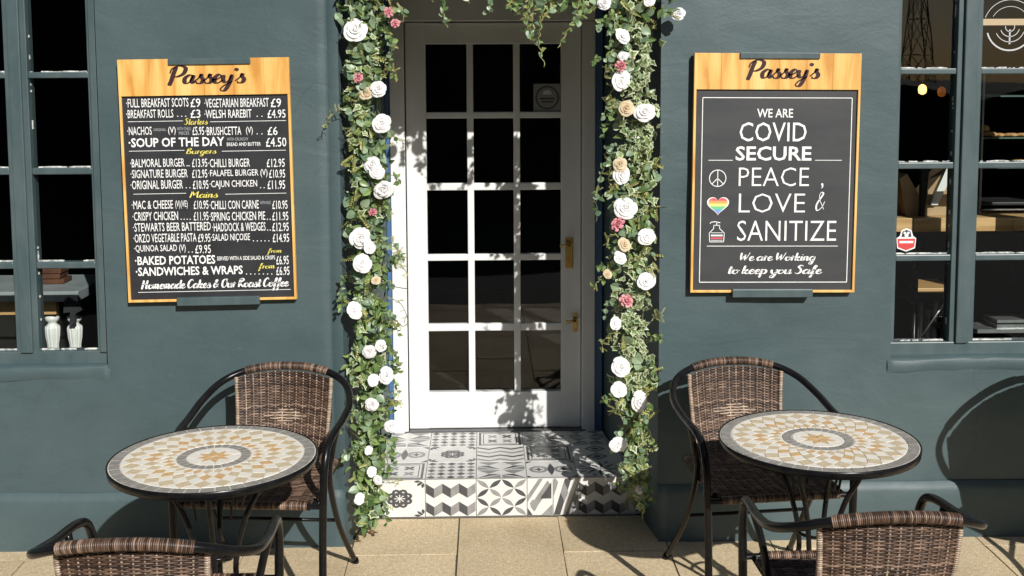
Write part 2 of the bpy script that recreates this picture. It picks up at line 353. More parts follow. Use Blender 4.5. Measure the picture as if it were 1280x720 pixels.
# windows -----------------------------------------------------------
FY = .035    # face of the window joinery behind the wall plane
def window(x0, x1, z0, z1, cols, rows, st):
    """cols: list of (a,b) clear glass spans; rows: list of glass spans in z"""
    bm = bmesh.new()
    # outer frame + mullions (stepped profile)
    edges = [x0]+[v for c in cols for v in c]+[x1]
    for a, b in zip(edges[0::2], edges[1::2]):
        a += .0005; b -= .0005
        box(bm, a, b, FY+.012, FY+.075, z0, z1, bev=.003)
        if b-a > .05:
            m = (a+b)/2; w = (b-a)*.27; box(bm, m-w, m+w, FY-.002, FY+.0125, rows[0][0]-.004, z1, bev=.004)
    zz = [z0]+[v for r in rows for v in r]+[z1]
    box(bm, x0+.001, x1-.001, FY+.009, FY+.07, zz[0]+.001, zz[1], bev=.003)
    box(bm, x0+.001, x1-.001, FY+.009, FY+.07, zz[-2], z1-.001, bev=.003)
    w = obj('window', bm, FRAME, bld)
    for c in cols:
        for a, b in zip(zz[2:-1:2], zz[3:-1:2]):
            bm = bmesh.new(); box(bm, c[0]-.001, c[1]+.001, FY+.016, FY+.06, a, b, bev=.004); obj('glazing_bar', bm, FRAME, w)
        for r in rows:
            nbox('pane', w, GLASS, c[0]-.003, c[1]+.003, FY+.042, FY+.044, r[0]-.003, r[1]+.003)
            # ragged putty / missed paint along the glass edge
            bm = bmesh.new()
            for (ax, az, bx, bz) in ((c[0], r[0], c[1], r[0]), (c[0], r[0], c[0], r[1]), (c[1], r[0], c[1], r[1])):
                hor = az == bz; L = abs(bx-ax)+abs(bz-az); n = int(L/.008)
                for k in range(n):
                    t = noise.noise((ax*9+k*.16, az*7, bx+3))+noise.noise((ax*9+k*.7, az*7, 5))*.5+(.25 if hor else -.32)
                    if t > .05:
                        th = min(.005, .002+t*.006); p = k*.008
                        if hor: box(bm, ax+p, ax+p+.0081, FY+.036, FY+.0415, az-.001, az+th)
                        elif ax == c[0]: box(bm, ax-.001, ax+th*.7, FY+.036, FY+.0415, az+p, az+p+.0081)
                        else: box(bm, ax-th*.7, ax+.001, FY+.036, FY+.0415, az+p, az+p+.0081)
            if len(bm.verts): obj('putty', bm, PRIMER, w)['kind'] = 'stuff'
            else: bm.free()
    return w
def X(px, py): return atY(px, py, FY+.02).x
def Z(px, py): return atY(px, py, FY+.02).z
pw = X(1191, 220)-X(1122, 220)
mull = X(1222, 220)-X(1191, 220)
rz = [(Z(85, 436)+Z(1155, 429))/2, (Z(85, 335.5)+Z(1155, 326))/2, (Z(85, 327)+Z(1155, 318.5))/2, (Z(85, 217.5)+Z(1155, 211.5))/2, (Z(85, 209)+Z(1155, 203.5))/2, (Z(85, 97.5)+Z(1155, 93))/2, (Z(85, 90)+Z(1155, 85.5))/2]
rows = [(rz[0], rz[1]), (rz[2], rz[3]), (rz[4], rz[5]), (rz[6], rz[6]+.36), (rz[6]+.385, 2.72)]
la, lb = X(41, 220), X(115, 220); lg = X(41, 220)-X(12, 220)
w_left = window(WL0, WLX, WZ0, WZ1, [(la-lg*1-2*(lb-la)-lg, la-lg*2-(lb-la)), (la-lg-(lb-la), la-lg), (la, lb)], rows, 0)
ra, rb = X(1122, 220), X(1191, 220)
w_right = window(WRX, WR1, WZ0, WZ1, [(ra, rb), (rb+mull, rb+mull+.24), (rb+2*mull+.24, rb+2*mull+.48)], rows, 1)
for x0, x1 in ((WL0, WLX), (WRX, WR1)):       # rendered sill, sloped and uneven
    bm = bmesh.new(); a, b = x0-.012, x1+.012; n = 40; prof = [(.06, WZ0+.008), (.0, WZ0-.001), (-.003, WZ0-.010), (-.006, WZ0-.03), (-.001, WZ0-.05)]
    cols_ = [[bm.verts.new((a+(b-a)*i/n, y-.006*noise.noise((i*.23, z*20, 0)), z+.012*noise.noise((i*.17, z*5, 1))*(z < WZ0)-(.002 if y > .05 else 0))) for y, z in prof] for i in range(n+1)]
    for p, q in zip(cols_, cols_[1:]):
        for k in range(len(prof)-1): bm.faces.new((p[k], p[k+1], q[k+1], q[k])).smooth = True
    bm.faces.new(cols_[0]); bm.faces.new(cols_[-1])
    obj('window_sill', bm, WALL, bld)

# door ---------------------------------------------------------------
DY = .89
def dX(px, py): return atY(px, py, DY).x
def dZ(px, py): return atY(px, py, DY).z
HS = .158
dl, dr = dX(509, 290), dX(726, 290)
colp = [((dX(530, 97)+dX(538, 450))/2, (dX(583, 97)+dX(586, 450))/2), ((dX(590, 97)+dX(595.5, 450))/2, (dX(641.5, 97)+dX(643, 450))/2), ((dX(649, 97)+dX(652, 450))/2, (dX(701, 97)+dX(701.5, 450))/2)]
rowp = [(dZ(615, b), dZ(615, a)) for a, b in ((414, 490), (326, 405), (238, 318), (148, 229), (55, 140))]
dtop = dZ(615, 28)
bm = bmesh.new()
fl = dX(490, 290); frx = dX(743, 290)
box(bm, fl, dl-.003, DY-.035, DY+.09, HS-.01, dtop+.004, bev=.004); box(bm, dr+.003, frx, DY-.035, DY+.09, HS-.01, dtop+.004, bev=.004)
box(bm, fl+.001, frx-.001, DY-.034, DY+.09, dtop+.0045, TOPZ-.002, bev=.004)
box(bm, dl-.014, dl-.003, DY-.02, DY+.08, HS-.01, dtop+.002, bev=.003)
obj('door_frame', bm, WHITE, bld)
for a, b in ((-.435, fl-.001), (frx+.001, .534)):
    nbox('blue_trim', bld, BLUE, a-.01, b, DY-.025, DY+.09, HS-.01, TOPZ-.001, bev=.003)
bm = bmesh.new()
sx = [dl]+[v for c in colp for v in c]+[dr]
zb = [HS+.006, rowp[0][0]]; 
box(bm, dl, sx[1], DY, DY+.045, HS+.006, dtop, bev=.003); box(bm, sx[6], dr, DY, DY+.045, HS+.006, dtop, bev=.003)
box(bm, sx[1]-.001, sx[6]+.001, DY+.0012, DY+.044, HS+.007, rowp[0][0], bev=.003); box(bm, sx[1]-.001, sx[6]+.001, DY+.0012, DY+.044, rowp[-1][1], dtop-.001, bev=.003)
door = obj('door', bm, WHITE, bld); door['label'] = 'white painted fifteen pane door'
for a, b in ((sx[2], sx[3]), (sx[4], sx[5])):
    nbox('glazing_bar', door, WHITE, a, b, DY+.006, DY+.04, rowp[0][0]-.001, rowp[-1][1]+.001, bev=.004)
for (a, b), (c, d) in zip(rowp, rowp[1:]):
    nbox('glazing_bar', door, WHITE, sx[1]-.001, sx[6]+.001, DY+.008, DY+.039, b, c, bev=.004)
for c in colp:
    for r in rowp:
        nbox('pane', door, GLASS, c[0]-.003, c[1]+.003, DY+.022, DY+.024, r[0]-.003, r[1]+.003)
nbox('threshold', bld, T_D, dl-.02, dr+.02, DY-.04, DY+.05, HS-.004, HS+.005, bev=.002)
# handles
def brass_plate(px, y0, y1, w=.034, lever=True, small=False):
    c = atY(px, (y0+y1)/2, DY); z0, z1 = dZ(px, y1), dZ(px, y0)
    bm = bmesh.new(); box(bm, c.x-w/2, c.x+w/2, DY-.007, DY-.0005, z0, z1, bev=.003)
    zc = z1-.03
    lathe_pts = [(c.x, DY-.005, zc), (c.x, DY-.04, zc)]
    tube(bm, lathe_pts, .008, 10)
    tube(bm, catmull([(c.x, DY-.038, zc), (c.x-.015, DY-.042, zc+.002), (c.x-.03, DY-.04, zc-.002), (c.x-.045, DY-.038, zc-.0)], 4), .006, 8)
    if not small: tube(bm, [(c.x, DY-.005, z0+.035), (c.x, DY-.012, z0+.035)], .008, 10)
    obj('handle', bm, BRASS, door)
brass_plate(711.5, 297, 335)
brass_plate(719, 391, 414, .02, small=True)
# round sticker in the top right pane
g = atY(684, 122, DY+.02); bm = bmesh.new(); s = .062
zprism  # (kept simple: flat square sticker, ring and marks)
YS = DY+.0195
def disc(bm, cx, cz, r0, r1, y, mi, n=32, a0=0, a1=2*pi):
    for k in range(n):
        a, b = a0+(a1-a0)*k/n, a0+(a1-a0)*(k+1)/n
        if r0 <= 0: f = [(cx, cz), (cx+r1*cos(a), cz+r1*sin(a)), (cx+r1*cos(b), cz+r1*sin(b))]
        else: f = [(cx+r0*cos(a), cz+r0*sin(a)), (cx+r1*cos(a), cz+r1*sin(a)), (cx+r1*cos(b), cz+r1*sin(b)), (cx+r0*cos(b), cz+r0*sin(b))]
        bm.faces.new([bm.verts.new((p[0], y, p[1])) for p in f]).material_index = mi
box(bm, g.x-s, g.x+s-.004, YS, YS+.0006, g.z-s, g.z+s)
disc(bm, g.x, g.z, .046, .053, YS-.001, 1)
disc(bm, g.x, g.z+.014, 0, .02, YS-.001, 2, 16, 0, pi)
for dz, w in ((-.004, .034), (-.018, .026)): box(bm, g.x-w, g.x+w, YS-.001, YS-.0004, g.z+dz-.004, g.z+dz+.003, 1)
obj('sticker', bm, [STICK, STICKD, T_W], door)

# ---------------------------------------------------------------- tiled step
step = empty('tiled_step', (0, .56, 0), 'tiled doorstep in mixed black, grey and cream patterns below the white door', 'step')
def child(name, me_or_bm, mats, parent, loc=(0, 0, 0)):
    o = obj(name, me_or_bm, mats, parent); o.location = loc; return o
RYF = .25
bm = bmesh.new(); zprism(bm, ccw([(-.449, RYF+.012-.56), (.61, RYF+.012-.56), (.53, .90-.56), (-.43, .90-.56)]), -.01, HS-.008); obj('step_core', bm, GROUT, step)
# pattern polygons on the unit square: (polygon, shade) shade 1 mid, 2 dark
def P_petal(cx, cy, ang, L, w, n=6):
    pts = []
    for s in (1, -1):
        for k in range(n):
            t = k/n if s == 1 else 1-k/n
            pts.append((t*L-L/2, s*w*sin(pi*t)))
    return [(cx+x*cos(ang)-y*sin(ang), cy+x*sin(ang)+y*cos(ang)) for x, y in pts]
def P_ring(cx, cy, r0, r1, a0=0, a1=2*pi, n=12):
    return [[(cx+r*cos(a), cy+r*sin(a)) for r, a in ((r0, a0+(a1-a0)*k/n), (r1, a0+(a1-a0)*k/n), (r1, a0+(a1-a0)*(k+1)/n), (r0, a0+(a1-a0)*(k+1)/n))] for k in range(n)]
def pat_flower():
    o = []
    for k in range(8):
        a = k*pi/4+pi/8; o += [(q, 2) for q in P_ring(.5+.18*cos(a), .5+.18*sin(a), .028, .088, n=8)]
        o.append((P_petal(.5+.11*cos(a), .5+.11*sin(a), a, .17, .025), 2))
    for cx, cy in ((0, 0), (1, 0), (0, 1), (1, 1)):
        sx_, sy_ = (1 if cx == 0 else -1), (1 if cy == 0 else -1)
        a = math.atan2(sy_, sx_)
        for d in (-.55, 0, .55): o.append((P_petal(cx+.15*cos(a+d)*1.0, cy+.15*sin(a+d), a+d*1.2, .14, .032), 2))
        o += [(q, 2) for q in P_ring(cx+sx_*.07, cy+sy_*.07, .012, .034, n=6)]
    return o
def pat_cubes(flip=False):
    o = []; n = 3
    for i in range(n*2):
        for j in range(-1, 3):
            x0, x1 = i/(2*n), (i+1)/(2*n); y = j*.5; up = .14
            a, b = (y, y-up) if i % 2 == 0 else (y-up, y)
            pts = [(x0, a+.14), (x1, b+.14), (x1, b+.40), (x0, a+.40)]
            pts = [(x, min(1, max(0, yy))) for x, yy in pts]
            if abs(pts[0][1]-pts[3][1])+abs(pts[1][1]-pts[2][1]) < .02: continue
            o.append((pts, 2 if i % 2 == flip else 1))
    return o
def pat_circles():
    o = []; n = 2
    for i in range(n):
        for j in range(n):
            cx, cy = (i+.5)/n, (j+.5)/n
            for k in range(4):
                a = pi/4+k*pi/2; o.append((P_petal(cx+.177*cos(a)/1, cy+.177*sin(a)/1, a, .34, .055), 2 if (i+j+k) % 2 else 1))
    return o
def pat_diag():
    return [([(0, .55), (.45, 1), (.62, 1), (.0, .36)], 1), ([(.1, .25), (.25, .1), (.95, .8), (.8, .95)], 1), ([(.5, .45), (.95, .45), (.95, .9)], 2), ([(.55, 0), (1, .0), (1, .30)], 1), ([(0, 0), (.2, 0), (0, .2)], 2), ([(.08, .32), (.28, .1), (.4, .24), (.22, .44)], 1)]
def pat_diag2():
    return [([(.0, .0), (.28, 0), (.75, 1), (.48, 1)], 2), ([(.5, 0), (.8, 0), (1, .4), (1, .85)], 1), ([(0, .5), (.2, .9), (.1, 1), (0, 1)], 1), ([(.3, .6), (.45, .35), (.62, .62), (.45, .9)], 1)]
def pat_fan():
    o = []
    for i in range(2):
        for j in range(2):
            x, y = i*.5, j*.5; f = lambda u, v: (x+(u if (i+j) % 2 == 0 else .5-u), y+v)
            o += [([f(.02, .02), f(.48, .25), f(.25, .25)], 2), ([f(.02, .48), f(.25, .27), f(.48, .48)], 1), ([f(.1, .02), f(.48, .02), f(.48, .2)], 1)]
    return o
def pat_box():
    o = []
    for a, b in ((.04, .09), (.13, .15)):
        o += [([(a, a), (1-a, a), (1-b, b), (b, b)], 2), ([(1-a, a), (1-a, 1-a), (1-b, 1-b), (1-b, b)], 2), ([(1-a, 1-a), (a, 1-a), (b, 1-b), (1-b, 1-b)], 2), ([(a, 1-a), (a, a), (b, b), (b, 1-b)], 2)]
    for i in range(2):
        for j in range(2):
            for k in range(4): o.append((P_petal(.34+.32*i+.07*cos(k*pi/2+pi/4), .34+.32*j+.07*sin(k*pi/2+pi/4), k*pi/2+pi/4, .15, .04), 1 if (i+j) % 2 else 2))
    return o
def pat_dots():
    o = []
    for i in range(5):
        for j in range(5):
            cx, cy = .1+.2*i, .1+.2*j; r = .09
            o.append(([(cx-r, cy), (cx, cy-r), (cx+r, cy), (cx, cy+r)], 1 if (i+j) % 2 else 2))
    return o
def pat_star():
    o = []
    for k in range(8):
        a = k*pi/4; o.append(([(.5, .5), (.5+.2*cos(a-pi/8), .5+.2*sin(a-pi/8)), (.5+.48*cos(a), .5+.48*sin(a))], 2))
        o.append((P_petal(.5+.4*cos(a+pi/8), .5+.4*sin(a+pi/8), a+pi/8, .17, .05), 1))
    return o
def pat_chev():
    o = []
    for i in range(4):
        for j in range(4):
            x, y = i/4, j/4
            o.append(([(x, y), (x+.25, y+.12), (x+.25, y+.2), (x, y+.08)] if i % 2 else [(x, y+.12), (x+.25, y), (x+.25, y+.08), (x, y+.2)], 2 if j % 2 else 1))
    return o
def pat_arch():
    o = [(q, 1) for q in P_ring(.25, .5, .12, .2)]+[(q, 1) for q in P_ring(.75, .5, .12, .2)]+[(P_petal(.5, .5, pi/2, .7, .07), 2)]
    for i in range(2):
        for k in range(4): o.append((P_petal(.25+.5*i+.05*cos(k*pi/2), .5+.05*sin(k*pi/2), k*pi/2, .1, .03), 2))
    return o+[([(0, 0), (.14, 0), (0, .14)], 2), ([(1, 1), (.86, 1), (1, .86)], 2), ([(0, 1), (0, .86), (.14, 1)], 2), ([(1, 0), (1, .14), (.86, 0)], 2)]
def pat_lattice():
    o = []
    for i in range(2):
        for r0, r1, s in ((.0, .10, 2), (.16, .23, 2)):
            cy = .25+.5*i
            for k in range(4):
                a, b = k*pi/2, (k+1)*pi/2
                o.append(([(.5+r0*cos(a), cy+r0*sin(a)), (.5+r1*cos(a), cy+r1*sin(a)), (.5+r1*cos(b), cy+r1*sin(b)), (.5+r0*cos(b), cy+r0*sin(b))] if r0 else [(.5, cy), (.5+r1*cos(a), cy+r1*sin(a)), (.5+r1*cos(b), cy+r1*sin(b))], s))
    return o
def clean(poly):
    out = []
    for p in poly:
        if not out or abs(p[0]-out[-1][0])+abs(p[1]-out[-1][1]) > 1e-5: out.append(p)
    if abs(out[0][0]-out[-1][0])+abs(out[0][1]-out[-1][1]) < 1e-5: out.pop()
    return out
tcache = {}
def tile_mesh(key, fn, w, h):
    k = (key, round(w, 4), round(h, 4))
    if k in tcache: return tcache[k]
    bm = bmesh.new(); g_ = .0012
    box(bm, g_, w-g_, g_, h-g_, -.008, 0, bev=.0006)
    lay = .0003
    for poly, s_ in fn():
        poly = clean([(min(.995, max(.005, x)), min(.995, max(.005, y))) for x, y in poly])
        if len(poly) < 3: continue
        lay += .000006
        try: f = bm.faces.new([bm.verts.new((g_*1.5+(w-3*g_)*x, g_*1.5+(h-3*g_)*y, lay)) for x, y in poly])
        except Exception: continue
        f.material_index = s_
        f.normal_update()
        if f.normal.z < 0: f.normal_flip()
    me = bpy.data.meshes.new('tile'); bm.to_mesh(me); bm.free()
    for m in (T_W, T_M, T_D): me.materials.append(m)
    tcache[k] = me; return me
pats = dict(flower=pat_flower, cubes=pat_cubes, circles=pat_circles, diag=pat_diag, diag2=pat_diag2, fan=pat_fan, box=pat_box, dots=pat_dots, star=pat_star, chev=pat_chev, arch=pat_arch, lattice=pat_lattice)
tw = .205; tx0 = -.449
trows = [['box', 'dots', 'fan', 'arch', 'star'], ['arch', 'flower', 'chev', 'box', 'lattice'], ['fan', 'dots', 'box', 'star', 'fan']]
for j, row in enumerate(trows):
    for i, kx in enumerate(row):
        o = link('tile', tile_mesh(kx, pats[kx], tw, .2), step)
        o.location = (tx0+tw*i, RYF+.2*j-.56, HS+random.uniform(-.0004, .0004))
        if i == 4 and j == 2: o.scale.x = .8
    if j < 2:
        o = link('tile', tile_mesh('chev', pats['chev'], .04, .2), step); o.location = (tx0+tw*5, RYF+.2*j-.56, HS)
rr = ['flower', 'cubes', 'circles', 'diag', 'diag2', 'cubes', 'lattice']
ww = [.205, .205, .205, .105, .10, .205, .065]; x = tx0
for kx, w_ in zip(rr, ww):
    o = link('tile', tile_mesh('r'+kx, pats[kx], w_, HS-.003), step); o.location = (x, RYF-.56, .002); o.rotation_euler = (R(90), 0, 0); x += w_
nbox('tile_edge_trim', step, T_M, tx0, x, RYF-.5605, RYF-.553, HS-.002, HS+.0015, bev=.0008)

# ---------------------------------------------------------------- lettering tools
def stroke_font():
    G = {}
    def g(ch, adv, *st): G[ch] = (adv, st)
    g('a', 1.0, [(.72, .85), (.42, 1.0), (.08, .6), (.18, .05), (.5, .12), (.76, .95)], [(.76, 1), (.7, .35), (.82, .02), (1.08, .25)])
    g('b', .9, [(.15, 1.9), (.12, .9), (.12, .1)], [(.12, .6), (.45, 1), (.75, .6), (.6, .05), (.15, .05)])
    g('c', .75, [(.62, .8), (.42, 1.0), (.1, .65), (.18, .08), (.5, 0), (.8, .3)])
    g('d', 1.0, [(.7, .85), (.42, 1.0), (.08, .6), (.18, .05), (.5, .12), (.76, .9)], [(.82, 1.9), (.74, .9), (.74, .2), (.86, .02), (1.05, .2)])
    g('e', .75, [(.05, .35), (.4, .5), (.6, .8), (.4, 1.02), (.12, .65), (.18, .1), (.48, .0), (.82, .35)])
    g('f', .7, [(.0, .3), (.4, 1.0), (.62, 1.75), (.45, 1.95), (.3, 1.4), (.25, .2), (.2, -.7), (.05, -.85), (.1, -.4), (.55, .15)], [(.05, .95), (.65, 1.02)])
    g('g', .95, [(.72, .85), (.42, 1.0), (.08, .6), (.18, .1), (.5, .15), (.76, .95)], [(.76, 1), (.7, 0), (.5, -.85), (.15, -.8), (.25, -.4), (.95, .2)])
    g('h', .9, [(.15, 1.9), (.12, .9), (.1, 0)], [(.1, .5), (.42, 1.0), (.6, .75), (.58, .15), (.7, 0), (.92, .2)])
    g('i', .42, [(.12, 1), (.1, .25), (.22, .0), (.48, .25)], [(.16, 1.45), (.15, 1.36)])
    g('k', .88, [(.15, 1.9), (.12, .9), (.1, 0)], [(.1, .4), (.5, 1.0), (.55, .75), (.2, .5)], [(.2, .5), (.5, .1), (.65, 0), (.9, .2)])
    g('m', 1.3, [(.1, 1), (.1, .5), (.08, 0)], [(.1, .5), (.35, 1.0), (.5, .8), (.48, 0)], [(.5, .5), (.75, 1.0), (.92, .8), (.9, .15), (1.02, 0), (1.3, .25)])
    g('n', .9, [(.1, 1), (.1, .5), (.08, 0)], [(.1, .5), (.4, 1.0), (.58, .8), (.56, .15), (.7, 0), (.92, .25)])
    g('o', .85, [(.5, 1), (.15, .8), (.08, .3), (.4, 0), (.72, .4), (.55, .95), (.4, .95), (.6, .75), (.95, .8)])
    g('p', .9, [(.15, 1.1), (.1, 0), (.05, -.9)], [(.12, .6), (.42, 1), (.72, .6), (.55, .05), (.15, .1)])
    g('r', .65, [(.05, .9), (.18, 1.15), (.25, .9), (.55, .92)], [(.22, .95), (.16, .4), (.18, 0)])
    g('s', .72, [(-.1, .2), (.2, .6), (.42, 1.12)], [(.42, 1.12), (.38, .8), (.62, .4), (.5, .02), (.15, .0), (.12, .2)])
    g('t', .6, [(.3, 1.7), (.24, .7), (.3, .05), (.62, .25)], [(.0, 1.1), (.6, 1.18)])
    g('u', .95, [(.1, 1), (.08, .3), (.3, 0), (.58, .3), (.68, .9)], [(.7, 1), (.66, .2), (.8, 0), (1.0, .25)])
    g('w', 1.1, [(.08, 1), (.1, .3), (.25, 0), (.5, .4), (.55, .9)], [(.55, 1), (.56, .3), (.72, 0), (.98, .4), (1.0, 1.0)])
    g('y', .9, [(.05, .95), (.08, .4), (.3, .05), (.58, .3), (.72, .9)], [(.74, 1), (.68, 0), (.42, -.9), (.05, -.85), (.2, -.4), (.9, .2)])
    g("'", .3, [(.15, 1.75), (.08, 1.4)])
    g('P', 1.1, [(.28, 2.0), (.16, 1.2), (.1, .4), (.0, -.25)], [(-.15, 1.2), (-.05, 1.75), (.5, 2.1), (1.05, 1.85), (1.0, 1.2), (.6, .85), (.28, .8)])
    g('S', 1.0, [(.85, 1.7), (.55, 2.0), (.25, 1.6), (.6, 1.1), (.7, .4), (.35, 0), (.0, .25)])
    g('B', 1.05, [(.2, 1.9), (.15, 1), (.1, 0)], [(0, 1.7), (.5, 2.0), (.75, 1.6), (.3, 1.1), (.8, .8), (.7, .15), (.1, .0)])
    g('M', 1.5, [(.15, 1.9), (.1, 1), (.0, 0)], [(.15, 1.9), (.45, 1.2), (.6, .6)], [(.6, .6), (.8, 1.2), (1.1, 1.9)], [(1.1, 1.9), (1.1, 1), (1.2, .1), (1.45, .2)])
    g('H', 1.25, [(.2, 1.95), (.15, 1), (.05, -.1)], [(.9, 1.95), (.85, 1), (.85, .1), (1.1, .1)], [(-.1, .8), (.4, 1.1), (1.0, 1.0)])
    g('C', 1.05, [(.9, 1.6), (.65, 2.0), (.2, 1.5), (.1, .5), (.45, 0), (1.0, .5)])
    g('O', 1.15, [(.6, 1.95), (.15, 1.5), (.15, .4), (.55, 0), (.95, .6), (.85, 1.6), (.5, 1.95), (1.0, 1.8)])
    g('R', 1.1, [(.2, 1.9), (.15, 1), (.1, 0)], [(0, 1.6), (.5, 2.0), (.85, 1.6), (.25, 1.0), (.7, .3), (1.05, .05)])
    g('W', 1.5, [(.1, 1.9), (.15, .9), (.3, .05)], [(.3, .05), (.5, .8), (.7, 1.5)], [(.7, 1.5), (.75, .8), (.9, .05)], [(.9, .05), (1.15, 1), (1.35, 1.95)])
    g('&', 1.1, [(.95, .1), (.3, 1.2), (.35, 1.75), (.6, 1.6), (.15, .6), (.3, .0), (.7, .3), (.9, .9)])
    g(' ', .45)
    return G
GF = stroke_font()
def script(bm, text, lw=.2, mi=0, slant=.18):
    """brush lettering as ribbons in x,z, returns raw; fitted afterwards"""
    x = 0
    for ch in text:
        adv, st = GF.get(ch, GF[' '])
        for s_ in st:
            pts = catmull([(p[0]+p[1]*slant+x, 0, p[1]) for p in s_], 5)
            L, Rr = [], []
            n = len(pts)
            for i, p in enumerate(pts):
                t = (pts[min(i+1, n-1)]-pts[max(i-1, 0)]).normalized()
                w = lw*(.34+.66*max(0, -t.z)**1.2+.08*abs(t.x)); w *= (.65 if i in (0, n-1) else 1)
                nn = Vector((-t.z, 0, t.x)); L.append(bm.verts.new(p+nn*w/2)); Rr.append(bm.verts.new(p-nn*w/2))
            for i in range(n-1):
                bm.faces.new((L[i], L[i+1], Rr[i+1], Rr[i])).material_index = mi
        x += adv
def plain(bm, text, weight=.02):
    cu = bpy.data.curves.new('t', 'FONT'); cu.body = text; cu.size = 1; cu.offset = weight; cu.resolution_u = 2; cu.fill_mode = 'FRONT'
    ob = bpy.data.objects.new('t', cu); C.objects.link(ob)
    dg = bpy.context.evaluated_depsgraph_get(); me = bpy.data.meshes.new_from_object(ob.evaluated_get(dg))
    b2 = bmesh.new(); b2.from_mesh(me); m = {v: bm.verts.new((v.co.x, 0, v.co.y)) for v in b2.verts}
    for f in b2.faces:
        try: bm.faces.new([m[v] for v in f.verts])
        except Exception: pass
    b2.free(); bpy.data.objects.remove(ob); bpy.data.curves.remove(cu); bpy.data.meshes.remove(me)
def fit(bm, x0, x1, z0, z1, y):
    vs = bm.verts; ax = min(v.co.x for v in vs); bx = max(v.co.x for v in vs); az = min(v.co.z for v in vs); bz = max(v.co.z for v in vs)
    for v in vs:
        v.co.x = x0+(v.co.x-ax)/max(1e-6, bx-ax)*(x1-x0); v.co.z = z0+(v.co.z-az)/max(1e-6, bz-az)*(z1-z0); v.co.y = y
    bmesh.ops.recalc_face_normals(bm, faces=bm.faces[:])
    for f in bm.faces:
        f.normal_update()
        if f.normal.y > 0: f.normal_flip()

# ---------------------------------------------------------------- boards
def board(name, corners, header_px, label, slate, frame_side, faceY=-.034):
    tl, tr, br, bl = [atY(px, py, faceY) for px, py in corners]
    c = (tl+tr+br+bl)/4; ang = math.atan2((tr.z-tl.z)+(br.z-bl.z), (tr.x-tl.x)+(br.x-bl.x))
    w = ((tr-tl).length+(br-bl).length)/2; h = ((tl-bl).length+(tr-br).length)/2
    root = empty(name, (c.x, 0, c.z-h/2), label, 'sign'); root.rotation_euler = (0, -ang, 0)
    def loc(px, py):
        p = atY(px, py, faceY); d = p-Vector((c.x, 0, c.z-h/2))
        return (d.x*cos(ang)+d.z*sin(ang), -d.x*sin(ang)+d.z*cos(ang))
    hb = loc(*header_px)[1]; F = .009
    bm = bmesh.new()
    box(bm, -w/2, -w/2+F, -.034, -.012, 0, hb, bev=.001); box(bm, w/2-F, w/2, -.034, -.012, 0, hb, bev=.001); box(bm, -w/2+F, w/2-F, -.0338, -.012, 0, F, bev=.001)
    obj('frame', bm, PINE, root)
    # header of vertical boards glued side by side
    n = 6; cuts = [-w/2+w*i/n+(random.uniform(-.012, .012) if 0 < i < n else 0) for i in range(n+1)]
    for a, b in zip(cuts, cuts[1:]):
        bm = bmesh.new(); box(bm, a+.0002, b-.0002, -.0345, -.012, hb, h, bev=.0007); q = obj('header_board', bm, PINE, root)
    nbox('chalkboard', root, slate, -w/2+F, w/2-F, -.026, -.012, F, hb)
    bm = bmesh.new(); box(bm, -w/2+.01, w/2-.01, -.012, .0, .01, h-.01); obj('backing', bm, BLACK, root)
    return root, loc, w, h, hb
def text(root, loc, s, x0, x1, y0, y1, m=CHALK, kind='plain', y=-.0275, wt=.02, lw=.2):
    bm = bmesh.new()
    if kind == 'plain': plain(bm, s, wt)
    else: script(bm, s, lw)
    ym = (y0+y1)/2
    a = loc(x0, ym)[0]; b = loc(x1, ym)[0]; xm = (x0+x1)/2; z1 = loc(xm, y0)[1]; z0 = loc(xm, y1)[1]
    fit(bm, a, b, z0, z1, y); return obj('lettering', bm, m, root)
def rule(root, loc, x0, x1, y_, t=.0011, m=CHALK):
    a = loc(x0, y_); b = loc(x1, y_); nbox('ruled_line', root, m, a[0], b[0], -.0272, -.026, a[1]-t, a[1]+t)
def clip(root, a, b, top):
    z = a[1]
    bm = bmesh.new()
    if top: box(bm, a[0], b[0], -.042, .004, z-.018, z+.004, bev=.002)
    else: box(bm, a[0], b[0], -.046, .004, z-.014, z+.016, bev=.002)
    obj('wall_clip', bm, FRAME, root)
mb, loc, w, h, hb = board('menu_board', [(148, 74.5), (361.5, 71.5), (373.5, 374), (162, 378.5)], (255, 119), 'black chalkboard menu of breakfasts, burgers and mains in a pine frame', SLATE, 0)
text(mb, loc, "Passey's", 209, 308, 81, 115, INK, 'script', y=-.0352, lw=.38)
clip(mb, (loc(210, 72)[0], h-.004), (loc(313, 72)[0], 0), True); clip(mb, (loc(222, 375)[0], .0), (loc(325, 375)[0], 0), False)
T = lambda s, a, b, c, d, **k: text(mb, loc, s, a, b, c, d, **k)
